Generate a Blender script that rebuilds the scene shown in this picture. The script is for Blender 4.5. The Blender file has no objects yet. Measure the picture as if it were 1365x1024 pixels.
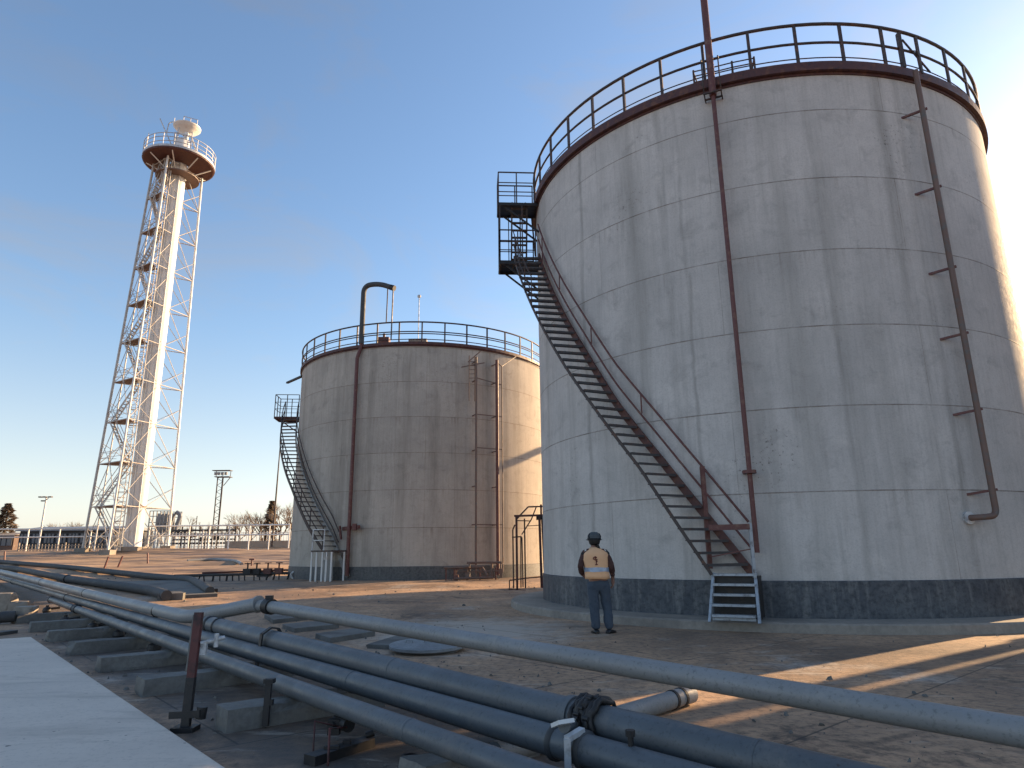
import bpy, math, random
from math import sin, cos, pi, radians as R, sqrt, atan2
from mathutils import Vector as V, Matrix, noise as mnoise

sc = bpy.context.scene
col = sc.collection
rnd = random.Random(7)

# ------------------------------------------------------------------ mesh builder
def rough_block(name, c, size, rotz, mat, seed, taper=.95, n=9, amp=.016):
    b = MB(); idx = {}
    Rz = Matrix.Rotation(rotz, 3, 'Z'); nx = max(4, int(size[0]/.07)); ny = max(4, int(size[1]/.07)); nz = max(3, int(size[2]/.07))
    def pt(i, j, k):
        key = (i, j, k)
        if key not in idx:
            u, v, w = 2*i/nx-1, 2*j/ny-1, 2*k/nz-1
            p = V((u*size[0]/2, v*size[1]/2, w*size[2]/2)); kk = 1-(1-taper)*(w+1)/2; p.x *= 1-(1-kk)*.3; p.y *= kk
            e = sorted((size[0]/2*(1-abs(u)), size[1]/2*(1-abs(v)), size[2]/2*(1-abs(w))))
            q = p+V((seed*3.7, seed*1.3, 0)); d = mnoise.noise(q*6)*amp*.6+mnoise.noise(q*17)*amp*.35
            chip = max(0, mnoise.noise(q*4.5+V((9, 2, 5)))-.12)*.13 if e[1] < .05 else 0
            if e[1] < .02: p *= 1-.008/max(.1, p.length)
            p = p-p.normalized()*chip+V((u, v, w)).normalized()*d
            idx[key] = len(b.v); b.v.append(Rz @ p+V(c))
        return idx[key]
    for i in range(nx):
        for j in range(ny):
            b.face([pt(i,j,nz), pt(i+1,j,nz), pt(i+1,j+1,nz), pt(i,j+1,nz)]); b.face([pt(i,j,0), pt(i,j+1,0), pt(i+1,j+1,0), pt(i+1,j,0)])
    for k in range(nz):
        for i in range(nx):
            b.face([pt(i,0,k), pt(i+1,0,k), pt(i+1,0,k+1), pt(i,0,k+1)]); b.face([pt(i,ny,k), pt(i,ny,k+1), pt(i+1,ny,k+1), pt(i+1,ny,k)])
        for j in range(ny):
            b.face([pt(0,j,k), pt(0,j,k+1), pt(0,j+1,k+1), pt(0,j+1,k)]); b.face([pt(nx,j,k), pt(nx,j+1,k), pt(nx,j+1,k+1), pt(nx,j,k+1)])
    return b.build(name, mat)

class MB:
    def __init__(s):
        s.v, s.f, s.sm, s.uv = [], [], [], {}
    def face(s, idx, smooth=False, uv=None):
        if uv: s.uv[len(s.f)] = uv
        s.f.append(idx); s.sm.append(smooth)
    def box(s, c, size, rot=None, taper=1.0):
        hx, hy, hz = size[0]/2, size[1]/2, size[2]/2
        b = len(s.v)
        for z, k in ((-hz, 1.0), (hz, taper)):
            for x, y in ((-hx, -hy), (hx, -hy), (hx, hy), (-hx, hy)):
                p = V((x*k, y*k, z))
                if rot is not None: p = rot @ p
                s.v.append(p + V(c))
        for q in ((0,3,2,1), (4,5,6,7), (0,1,5,4), (1,2,6,5), (2,3,7,6), (3,0,4,7)):
            s.face([b+i for i in q])
        return s
    def bar(s, p, q, w, h=None, up=V((0,0,1))):
        p, q = V(p), V(q); h = h or w
        d = (q-p); L = d.length
        if L < 1e-6: return s
        d = d/L
        x = d.cross(up)
        if x.length < 1e-4: x = d.cross(V((1,0,0)))
        x.normalize(); y = x.cross(d)
        m = Matrix((x, d, y)).transposed()
        return s.box((p+q)/2, (w, L, h), m)
    def tube(s, pts, r, n=10, closed=False, cap=True):
        pts = [V(p) for p in pts]; N = len(pts)
        rr = r if isinstance(r, (list, tuple)) else [r]*N
        tang = []
        for i in range(N):
            if closed: t = pts[(i+1) % N]-pts[i-1]
            elif i == 0: t = pts[1]-pts[0]
            elif i == N-1: t = pts[-1]-pts[-2]
            else: t = (pts[i+1]-pts[i]).normalized()+(pts[i]-pts[i-1]).normalized()
            tang.append(t.normalized())
        a = tang[0].cross(V((0,0,1)))
        if a.length < 1e-3: a = tang[0].cross(V((1,0,0)))
        a.normalize(); rings = []
        for i in range(N):
            t = tang[i]; a = a - t*a.dot(t); a.normalize(); b = t.cross(a)
            st = len(s.v); rings.append(st)
            for k in range(n):
                th = 2*pi*k/n
                s.v.append(pts[i] + (a*cos(th)+b*sin(th))*rr[i])
        M = N if closed else N-1
        for i in range(M):
            A, B = rings[i], rings[(i+1) % N]
            for k in range(n):
                k2 = (k+1) % n
                s.face([A+k, A+k2, B+k2, B+k], n > 4)
        if cap and not closed:
            for st, fl in ((rings[0], True), (rings[-1], False)):
                c = [s.v[st+k].copy() for k in range(n)]; b0 = len(s.v); s.v += c
                ids = list(range(b0, b0+n)); s.face(ids[::-1] if fl else ids)
        return s
    def lathe(s, prof, c=(0,0,0), n=64, a0=0.0, a1=2*pi, uvr=None, smooth=True, axis=None):
        c = V(c); full = abs(a1-a0-2*pi) < 1e-6
        m = n if full else n+1
        for j in range(len(prof)-1):
            b = len(s.v)
            for (r, z) in (prof[j], prof[j+1]):
                for k in range(m):
                    th = a0+(a1-a0)*k/n
                    p = V((r*cos(th), r*sin(th), z))
                    if axis is not None: p = axis @ p
                    s.v.append(p + c)
            for k in range(n):
                k2 = (k+1) % m
                uv = None
                if uvr:
                    u0, u1 = uvr*(a0+(a1-a0)*k/n), uvr*(a0+(a1-a0)*(k+1)/n)
                    z0, z1 = prof[j][1], prof[j+1][1]
                    uv = [(u0,z0),(u1,z0),(u1,z1),(u0,z1)]
                s.face([b+k, b+k2, b+m+k2, b+m+k], smooth, uv)
        return s
    def poly(s, pts, thick):
        b = len(s.v); n = len(pts)
        s.v += [V(p)+V((0,0,thick)) for p in pts] + [V(p) for p in pts]
        s.face(list(range(b, b+n))); s.face(list(range(b+2*n-1, b+n-1, -1)))
        for i in range(n):
            j = (i+1) % n
            s.face([b+n+i, b+n+j, b+j, b+i])
        return s
    def build(s, name, mat, parent=None, bevel=0.0):
        me = bpy.data.meshes.new(name)
        me.from_pydata([tuple(p) for p in s.v], [], s.f)
        me.polygons.foreach_set('use_smooth', s.sm)
        if s.uv:
            l = me.uv_layers.new(name='UVMap')
            for fi, uvs in s.uv.items():
                for li, uv in zip(me.polygons[fi].loop_indices, uvs): l.data[li].uv = uv
        me.materials.append(mat); me.update()
        o = bpy.data.objects.new(name, me); col.objects.link(o)
        if parent is not None:
            o.parent = parent; o.matrix_parent_inverse = Matrix.Translation(-world_loc(parent)) if parent.parent is None else Matrix()
        if bevel:
            b = o.modifiers.new('bevel', 'BEVEL'); b.width = bevel; b.segments = 2; b.limit_method = 'ANGLE'
        return o

WL = {}
def world_loc(o):
    return WL.get(o.name, V((0,0,0)))
def thing(name, loc, label, cat, group=None):
    o = bpy.data.objects.new(name, None); o.empty_display_size = .3; col.objects.link(o); o.location = loc
    WL[o.name] = V(loc)
    return tag(o, label, cat, group)
def tag(o, label, cat, group=None):
    o['label'] = label; o['category'] = cat
    if group: o['group'] = group
    return o
def structure(o, kind='structure'):
    o['kind'] = kind; return o
def copy_tree(o, parent=None, off=None):
    c = o.copy(); col.objects.link(c); c.parent = parent
    if off is not None: c.location = o.location + V(off)
    for ch in list(o.children): copy_tree(ch, c)
    return c
def fillet(pts, r, n=7):
    pts = [V(p) for p in pts]; out = [pts[0]]
    for i in range(1, len(pts)-1):
        a, b, c = pts[i-1], pts[i], pts[i+1]
        u, w = (a-b).normalized(), (c-b).normalized()
        rr = min(r, (a-b).length*.49, (c-b).length*.49)
        p, q = b+u*rr, b+w*rr
        for k in range(n+1):
            t = k/n
            out.append(p*(1-t)**2 + b*2*t*(1-t) + q*t*t)
    out.append(pts[-1]); return out

# ------------------------------------------------------------------ camera numbers, terrain
F, PITCH, ROLL, EYE = 893.0, .2449, -.0111, 1.55
T1C, R1 = V((7.83, 20.876, 0)), 6.93
T2C, R2 = V((-5.268, 40.358, 0)), 7.44
ZP1 = 0.18          # top of the plinth round the near tank
ZG2 = 0.28          # ground level round the far tank
def sstep(a, b, x):
    t = min(1, max(0, (x-a)/(b-a))); return t*t*(3-2*t)
PR = [(0,0),(15,0),(23,.06),(30,.2),(34,.28),(40,.42),(50,.82),(60,1.5),(66,2.05),(74,2.2),(2000,2.2)]
def prof(y):
    if y <= 0: return 0
    for (a, za), (b, zb) in zip(PR, PR[1:]):
        if y <= b: return za+(zb-za)*(y-a)/(b-a)
    return PR[-1][1]
def gz(x, y):
    z = prof(y)
    right = min(z, .28)
    w = sstep(-1.0, -9.0, x) if y < 55 else sstep(25.0, -9.0, x)
    z = right*(1-w)+z*w
    d = sqrt((x-T2C.x)**2+(y-T2C.y)**2)
    k = sstep(13.0, 8.6, d)
    z = z*(1-k)+ZG2*k
    d = sqrt((x-T1C.x)**2+(y-T1C.y)**2)
    k = sstep(13.0, 9.0, d)
    return z*(1-k)+0.0*k
CAMPOS = V((0, 0, EYE))
cp_, sp_ = cos(PITCH), sin(PITCH); cr_, sr_ = cos(ROLL), sin(ROLL)
def ray(u, v):
    x, y = (u-682.5)/F, (512-v)/F
    x, y = x*cr_-y*sr_, x*sr_+y*cr_
    return V((x, cp_-y*sp_, y*cp_+sp_))
def gp(u, v, h=0.0):
    d = ray(u, v); t = 2.0
    while t < 160:
        p = CAMPOS+d*t
        if p.z < gz(p.x, p.y)+h: break
        t *= 1.004
    p = CAMPOS+d*t; p.z = gz(p.x, p.y)+h
    return p
def at(u, v, y):
    d = ray(u, v); return CAMPOS+d*(y/d.y)
def pol(C, r, deg, z):
    return V((C.x+r*cos(R(deg)), C.y+r*sin(R(deg)), z))

# ------------------------------------------------------------------ materials
def newmat(name):
    m = bpy.data.materials.new(name); m.use_nodes = True
    nt = m.node_tree; b = nt.nodes['Principled BSDF']
    return m, nt, b
def nd(nt, t, **kw):
    n = nt.nodes.new(t)
    for k, v in kw.items(): setattr(n, k, v)
    return n
def lk(nt, a, b): nt.links.new(a, b)
def coords(nt, kind='Object', scale=(1,1,1)):
    t = nd(nt, 'ShaderNodeTexCoord'); m = nd(nt, 'ShaderNodeMapping')
    lk(nt, t.outputs[kind], m.inputs['Vector']); m.inputs['Scale'].default_value = scale
    return m.outputs['Vector']
def noise(nt, vec, scale, detail=6, rough=.6, dist=0.0):
    n = nd(nt, 'ShaderNodeTexNoise'); lk(nt, vec, n.inputs['Vector'])
    n.inputs['Scale'].default_value = scale; n.inputs['Detail'].default_value = detail
    n.inputs['Roughness'].default_value = rough; n.inputs['Distortion'].default_value = dist
    return n.outputs['Fac']
def ramp(nt, fac, stops, interp='LINEAR'):
    r = nd(nt, 'ShaderNodeValToRGB'); lk(nt, fac, r.inputs['Fac']); r.color_ramp.interpolation = interp
    while len(r.color_ramp.elements) < len(stops): r.color_ramp.elements.new(.5)
    for e, (p, c) in zip(r.color_ramp.elements, stops):
        e.position = p; e.color = (c, c, c, 1) if isinstance(c, (int, float)) else (*c, 1)
    return r.outputs['Color']
def mix(nt, fac, a, b, mode='MIX'):
    m = nd(nt, 'ShaderNodeMix', data_type='RGBA', blend_type=mode)
    for s, v in ((m.inputs[0], fac), (m.inputs[6], a), (m.inputs[7], b)):
        if isinstance(v, (int, float)): s.default_value = v
        elif isinstance(v, (tuple, list)): s.default_value = (*v, 1)
        else: lk(nt, v, s)
    return m.outputs[2]
def math_(nt, op, a, b=None):
    m = nd(nt, 'ShaderNodeMath', operation=op)
    for s, v in ((m.inputs[0], a), (m.inputs[1], b)):
        if v is None: continue
        if isinstance(v, (int, float)): s.default_value = v
        else: lk(nt, v, s)
    return m.outputs[0]
def bump(nt, b, h, strength=.3, dist=.02):
    n = nd(nt, 'ShaderNodeBump'); n.inputs['Strength'].default_value = strength
    n.inputs['Distance'].default_value = dist
    lk(nt, h, n.inputs['Height']); lk(nt, n.outputs['Normal'], b.inputs['Normal'])

def mat_paint(name, c, worn, rough=.55, metal=0.0, scale=6.0, amount=.5, dark=None):
    m, nt, b = newmat(name); vec = coords(nt)
    n1 = noise(nt, vec, scale, 8, .65); n2 = noise(nt, vec, scale*.22, 5, .6)
    base = mix(nt, ramp(nt, n2, [(.3, .0), (.75, .8)]), c, tuple(x*.72 for x in c))
    f = ramp(nt, n1, [(.62-.22*amount, 0.0), (.74-.14*amount, 1.0)])
    c2 = mix(nt, f, base, worn)
    if dark: c2 = mix(nt, ramp(nt, noise(nt, vec, scale*2.3, 6, .7), [(.55, 0), (.68, .9)]), c2, dark)
    lk(nt, c2, b.inputs['Base Color'])
    lk(nt, ramp(nt, n1, [(.3, rough-.12), (.8, min(1, rough+.2))]), b.inputs['Roughness'])
    b.inputs['Metallic'].default_value = metal
    bump(nt, b, n1, .25, .006)
    return m
def mat_concrete(name, c1, c2, scale=1.2, stain=None, rough=.9, bstr=.4):
    m, nt, b = newmat(name); vec = coords(nt)
    a = noise(nt, vec, scale, 8, .62); f = noise(nt, vec, scale*9, 6, .7); g = noise(nt, vec, scale*.3, 5, .6, .5)
    c = mix(nt, ramp(nt, a, [(.3, 0), (.7, 1)]), c1, c2)
    c = mix(nt, ramp(nt, f, [(.35, .5), (.62, 0)]), c, tuple(x*.45 for x in c1))
    if stain: c = mix(nt, ramp(nt, g, [(.48, 0), (.66, .85)]), c, stain)
    lk(nt, c, b.inputs['Base Color']); b.inputs['Roughness'].default_value = rough
    bump(nt, b, mix(nt, .5, a, f), bstr, .02)
    return m
def mat_tank(name, c1, c2, zo, row, bw, seam, streak, offs=.5, rustv=.5, runs=()):
    m, nt, b = newmat(name)
    uv = coords(nt, 'UV'); st = coords(nt, 'UV', (1.0, .06, 1.0)); ob = coords(nt)
    cloud = noise(nt, uv, .55, 7, .62); fine = noise(nt, uv, 5.5, 9, .72)
    s1 = noise(nt, st, 1.15, 5, .62); s2 = noise(nt, st, 4.2, 5, .6); s3 = noise(nt, st, 14.0, 3, .5)
    c = mix(nt, ramp(nt, cloud, [(.3, 0), (.7, 1)]), c1, c2)
    c = mix(nt, ramp(nt, s1, [(.5, 0), (.74, .5)]), c, streak)
    c = mix(nt, ramp(nt, s2, [(.58, 0), (.76, .4)]), c, streak)
    c = mix(nt, ramp(nt, s3, [(.5, 0), (.75, .16)]), c, tuple(x*.6 for x in streak))
    blot = noise(nt, uv, 1.7, 9, .68, .5)
    c = mix(nt, ramp(nt, blot, [(.54, 0), (.70, .5)]), c, tuple(x*.62 for x in c2))
    c = mix(nt, ramp(nt, noise(nt, uv, .9, 8, .7, .8), [(.58, 0), (.72, .35)]), c, (c1[0]*1.12, c1[1]*1.1, c1[2]*1.06))
    grit = noise(nt, uv, 26, 6, .75)
    c = mix(nt, ramp(nt, grit, [(.36, .32), (.5, 0)]), c, tuple(x*.5 for x in c2))
    # dirty water runs at their own places round the shell
    su = nd(nt, 'ShaderNodeSeparateXYZ'); lk(nt, uv, su.inputs[0])
    wobu = math_(nt, 'ADD', su.outputs['X'], math_(nt, 'MULTIPLY', math_(nt, 'SUBTRACT', noise(nt, coords(nt, 'UV', (.6, .5, 1)), 1.0, 4, .6), .5), .35))
    brk = ramp(nt, noise(nt, coords(nt, 'UV', (1.5, .22, 1)), 1.0, 6, .7), [(.36, .0), (.66, .9)])
    for u0, wd, sg in runs:
        d_ = math_(nt, 'DIVIDE', math_(nt, 'ABSOLUTE', math_(nt, 'SUBTRACT', wobu, u0)), wd)
        fr = ramp(nt, d_, [(.25, sg), (1.0, 0)])
        c = mix(nt, math_(nt, 'MULTIPLY', fr, brk), c, tuple(x*.72 for x in streak))
    # mottled grime, and small clustered flecks where paint has come off
    c = mix(nt, ramp(nt, fine, [(.3, .4), (.52, 0)]), c, tuple(x*.62 for x in c1))
    clus = ramp(nt, noise(nt, uv, .42, 3, .5), [(.58, 0), (.7, 1)])
    fle = ramp(nt, noise(nt, uv, 13.0, 6, .75), [(.58, 0), (.63, 1)])
    c = mix(nt, math_(nt, 'MULTIPLY', math_(nt, 'MULTIPLY', clus, fle), .75), c, (.07, .055, .05))
    # each plate a touch different, weld seams between
    t = nd(nt, 'ShaderNodeTexCoord'); mp = nd(nt, 'ShaderNodeMapping'); lk(nt, t.outputs['UV'], mp.inputs['Vector'])
    mp.inputs['Location'].default_value = (0, -zo, 0)
    br = nd(nt, 'ShaderNodeTexBrick'); lk(nt, mp.outputs['Vector'], br.inputs['Vector'])
    br.offset = offs; br.inputs['Scale'].default_value = 1.0
    br.inputs['Brick Width'].default_value = bw; br.inputs['Row Height'].default_value = row
    br.inputs['Mortar Size'].default_value = .011; br.inputs['Mortar Smooth'].default_value = .3
    br.inputs['Color1'].default_value = (.93, .93, .93, 1); br.inputs['Color2'].default_value = (1.04, 1.04, 1.04, 1)
    br.inputs['Mortar'].default_value = (1, 1, 1, 1); br.inputs['Bias'].default_value = 0
    c = mix(nt, 1.0, c, br.outputs['Color'], 'MULTIPLY')
    # horizontal welds are strong, upright welds faint
    sep = nd(nt, 'ShaderNodeSeparateXYZ'); lk(nt, mp.outputs['Vector'], sep.inputs[0])
    h = math_(nt, 'ABSOLUTE', math_(nt, 'SUBTRACT', math_(nt, 'FRACT', math_(nt, 'ADD', math_(nt, 'DIVIDE', sep.outputs['Y'], row), .5)), .5))
    hs = ramp(nt, math_(nt, 'MULTIPLY', h, row), [(.006, 1), (.018, 0)])
    wob = ramp(nt, noise(nt, uv, 1.6, 5, .7), [(.35, .35), (.62, 1)])
    f = math_(nt, 'MULTIPLY', math_(nt, 'MAXIMUM', hs, math_(nt, 'MULTIPLY', br.outputs['Fac'], .5)), wob)
    c = mix(nt, math_(nt, 'MULTIPLY', f, .8), c, seam)
    # faint rust bleeding down from each horizontal weld
    below = ramp(nt, math_(nt, 'FRACT', math_(nt, 'DIVIDE', sep.outputs['Y'], row)), [(.72, 0), (1.0, 1)])
    rs = ramp(nt, noise(nt, coords(nt, 'UV', (1, .03, 1)), 6.0, 4, .6), [(.55, 0), (.72, rustv)])
    c = mix(nt, math_(nt, 'MULTIPLY', below, rs), c, (.16, .10, .065))
    lk(nt, c, b.inputs['Base Color'])
    lk(nt, ramp(nt, fine, [(.3, .72), (.7, .95)]), b.inputs['Roughness']); b.inputs['Specular IOR Level'].default_value = .2
    bump(nt, b, mix(nt, .5, mix(nt, .4, fine, cloud), f), .4, .02)
    return m

M = {}
M['tank1'] = mat_tank('weathered_grey_tank_paint', (.62, .575, .53), (.48, .45, .42), .892, 1.803, 7.4, (.11, .08, .055), (.25, .235, .205), .43, .35,
    [(25.7, .10, .75), (28.4, .14, .6), (28.86, .07, .7), (31.95, .10, .45), (33.72, .22, .65), (34.25, .13, .8), (27.3, .5, .35), (30.2, .35, .3), (38.3, .3, .5)])
M['tank2'] = mat_tank('dull_grey_tank_paint', (.52, .455, .385), (.40, .355, .305), .9, 1.815, 1.5, (.12, .085, .055), (.18, .155, .125), .0, .6,
    [(31.6, .3, .5), (33.2, .25, .55), (36.4, .35, .55), (39.3, .4, .6), (40.4, .25, .5)])
def mat_band(name, c1, c2, drip):
    m, nt, b = newmat(name); uv = coords(nt, 'UV'); st = coords(nt, 'UV', (1, .12, 1))
    c = mix(nt, ramp(nt, noise(nt, uv, 1.1, 7, .65), [(.3, 0), (.7, 1)]), c1, c2)
    c = mix(nt, ramp(nt, noise(nt, st, 5, 6, .65), [(.5, 0), (.75, .75)]), c, drip)
    c = mix(nt, ramp(nt, noise(nt, uv, 9, 8, .7), [(.35, .7), (.55, 0)]), c, tuple(x*.35 for x in c1))
    lk(nt, c, b.inputs['Base Color']); b.inputs['Roughness'].default_value = .62
    bump(nt, b, noise(nt, uv, 14, 6, .7), .3, .01); return m
M['band1'] = mat_band('blue_black_bitumen_band', (.036, .045, .06), (.115, .12, .125), (.26, .255, .24))
M['band2'] = mat_band('dark_grey_concrete_band', (.085, .085, .085), (.12, .12, .118), (.17, .165, .155))
M['red'] = mat_paint('red_oxide_paint', (.085, .028, .024), (.15, .065, .04), .6, 0, 5, .5, (.02, .014, .014))
M['redpipe'] = mat_paint('rusty_red_pipe_paint', (.125, .038, .032), (.19, .10, .07), .55, 0, 7, .5)
M['brown'] = mat_paint('brown_weathered_pipe_paint', (.17, .10, .075), (.12, .11, .10), .6, 0, 5, .6)
M['rail'] = mat_paint('dark_rusty_rail_paint', (.05, .034, .03), (.14, .065, .04), .6, 0, 6, .45)
M['darksteel'] = mat_paint('black_oily_steel', (.022, .021, .022), (.05, .04, .035), .55, .2, 8, .4)
M['redblack'] = mat_paint('red_black_worn_steel', (.10, .022, .02), (.018, .016, .016), .6, 0, 5, .75)
M['white'] = mat_paint('white_weathered_paint', (.74, .73, .70), (.55, .47, .40), .5, 0, 1.3, .25)
M['stack'] = mat_paint('smooth_white_stack_paint', (.72, .72, .71), (.62, .58, .53), .5, 0, .5, .2)
M['tower'] = mat_paint('tan_weathered_tower_steel', (.52, .49, .45), (.33, .25, .19), .55, .05, 1.2, .45)
M['whitesteel'] = mat_paint('white_galvanised_steel', (.56, .57, .58), (.26, .25, .24), .45, .2, 7, .5)
def mat_pipe(name, c, c2, rust, dust):
    m, nt, b = newmat(name); ob = coords(nt); n1 = noise(nt, ob, 3.2, 9, .7); n2 = noise(nt, ob, .8, 6, .6); n3 = noise(nt, ob, 34, 6, .7); n4 = noise(nt, ob, 9, 9, .78)
    k = mix(nt, ramp(nt, n2, [(.3, 0), (.7, 1)]), c, c2)
    k = mix(nt, ramp(nt, n1, [(.54, 0), (.70, .6)]), k, dust)
    k = mix(nt, ramp(nt, n3, [(.34, .55), (.46, 0)]), k, tuple(x*.5 for x in c2))
    k = mix(nt, ramp(nt, n4, [(.63, 0), (.68, .85)]), k, rust)
    lk(nt, k, b.inputs['Base Color']); lk(nt, ramp(nt, n1, [(.3, .34), (.7, .62)]), b.inputs['Roughness'])
    bump(nt, b, mix(nt, .5, n4, n3), .35, .006); return m
M['pipe'] = mat_pipe('worn_blue_grey_pipe_paint', (.105, .118, .13), (.07, .078, .085), (.05, .032, .024), (.17, .16, .15))
M['pipe_light'] = mat_pipe('worn_pale_grey_pipe_paint', (.27, .27, .268), (.20, .198, .192), (.085, .055, .04), (.34, .32, .29))
M['pipe_dark'] = mat_paint('dark_insulated_pipe', (.055, .056, .058), (.09, .085, .075), .7, 0, 4, .5)
M['steps'] = mat_paint('pale_step_steel', (.38, .41, .44), (.16, .15, .15), .5, .3, 8, .5)
M['tread'] = mat_paint('dark_tread_steel', (.06, .058, .06), (.11, .065, .05), .6, .2, 8, .5)
M['block'] = mat_concrete('pale_sleeper_concrete', (.21, .20, .18), (.15, .145, .135), 2.2, (.07, .065, .06))
M['plinth'] = mat_concrete('plinth_concrete', (.36, .31, .255), (.25, .22, .185), 1.0, (.15, .13, .11))
def mat_slab():
    m, nt, b = newmat('weathered_slab_concrete'); ob = coords(nt); st = coords(nt, 'Object', (.35, 1.6, 1))
    a = noise(nt, ob, .6, 8, .65); sm = noise(nt, st, 1.2, 8, .7, .6); g = noise(nt, ob, 22, 6, .75); p = noise(nt, ob, 4.5, 9, .75)
    c = mix(nt, ramp(nt, a, [(.3, 0), (.7, 1)]), (.70, .60, .50), (.56, .48, .405))
    c = mix(nt, ramp(nt, sm, [(.52, 0), (.68, .7)]), c, (.40, .335, .275))
    c = mix(nt, ramp(nt, p, [(.62, 0), (.72, .55)]), c, (.34, .28, .23))
    c = mix(nt, ramp(nt, p, [(.24, .5), (.36, 0)]), c, (.82, .74, .64))
    c = mix(nt, ramp(nt, g, [(.33, .5), (.47, 0)]), c, (.36, .31, .26))
    sp = ramp(nt, noise(nt, ob, 9, 3, .5), [(.72, 0), (.74, .8)])
    c = mix(nt, sp, c, (.12, .10, .085))
    lk(nt, c, b.inputs['Base Color']); b.inputs['Roughness'].default_value = .75
    bump(nt, b, mix(nt, .5, g, p), .3, .01); return m
M['slab'] = mat_slab()
M['lid'] = mat_concrete('grey_lid_concrete', (.33, .34, .34), (.24, .245, .25), 2.5, (.15, .15, .15))
M['roof'] = mat_paint('grey_tank_roof', (.3, .31, .31), (.2, .15, .12), .6, 0, 2, .4)
M['wall'] = mat_paint('dark_workshop_wall', (.045, .05, .06), (.09, .09, .09), .7, 0, 1, .4)
M['wallpale'] = mat_paint('pale_building_wall', (.30, .26, .22), (.22, .18, .15), .8, 0, 1, .4)
M['glass'] = mat_paint('dark_window_glass', (.05, .075, .12), (.08, .11, .16), .15, 0, 1, .3)
M['roofgrey'] = mat_paint('blue_grey_sheet_roof', (.19, .21, .24), (.24, .25, .27), .5, 0, .6, .4)
M['brick'] = mat_paint('weathered_red_brick', (.14, .09, .07), (.17, .13, .105), .85, 0, 2, .5)
M['bark'] = mat_paint('winter_bark', (.10, .075, .055), (.14, .105, .08), .9, 0, 4, .4)
M['twig'] = mat_paint('winter_twigs', (.27, .20, .14), (.19, .145, .105), .9, 0, .6, .5)
M['needle'] = mat_paint('dark_evergreen_needles', (.05, .06, .045), (.075, .075, .055), .9, 0, .8, .5)
M['skin'] = mat_paint('skin', (.30, .15, .10), (.26, .12, .085), .55, 0, 10, .2)
M['hair'] = mat_paint('black_hair', (.012, .010, .010), (.02, .016, .014), .5, 0, 30, .4)
M['jeans'] = mat_paint('navy_trouser_cloth', (.06, .078, .105), (.042, .056, .078), .85, 0, 12, .5)
M['jumper'] = mat_paint('dark_brown_jumper', (.07, .03, .025), (.05, .022, .02), .85, 0, 12, .4)
M['black'] = mat_paint('black_shirt_cloth', (.012, .012, .014), (.02, .02, .02), .8, 0, 14, .4)
M['vest'] = mat_paint('faded_orange_vest_cloth', (.88, .50, .27), (.76, .40, .20), .8, 0, 7, .4)
M['reflect'] = mat_paint('silver_reflective_tape', (.36, .43, .54), (.27, .33, .42), .35, .3, 12, .4)
M['emblem'] = mat_paint('dark_red_print', (.14, .03, .025), (.17, .05, .04), .8, 0, 30, .3)
M['capgrey'] = mat_paint('grey_cap_cloth', (.075, .085, .092), (.055, .065, .07), .8, 0, 20, .3)
M['shoe'] = mat_paint('black_leather', (.012, .012, .014), (.03, .03, .032), .35, 0, 15, .4)
M['tape'] = mat_paint('white_paper_tag', (.55, .55, .52), (.3, .3, .28), .7, 0, 30, .4)

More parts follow.
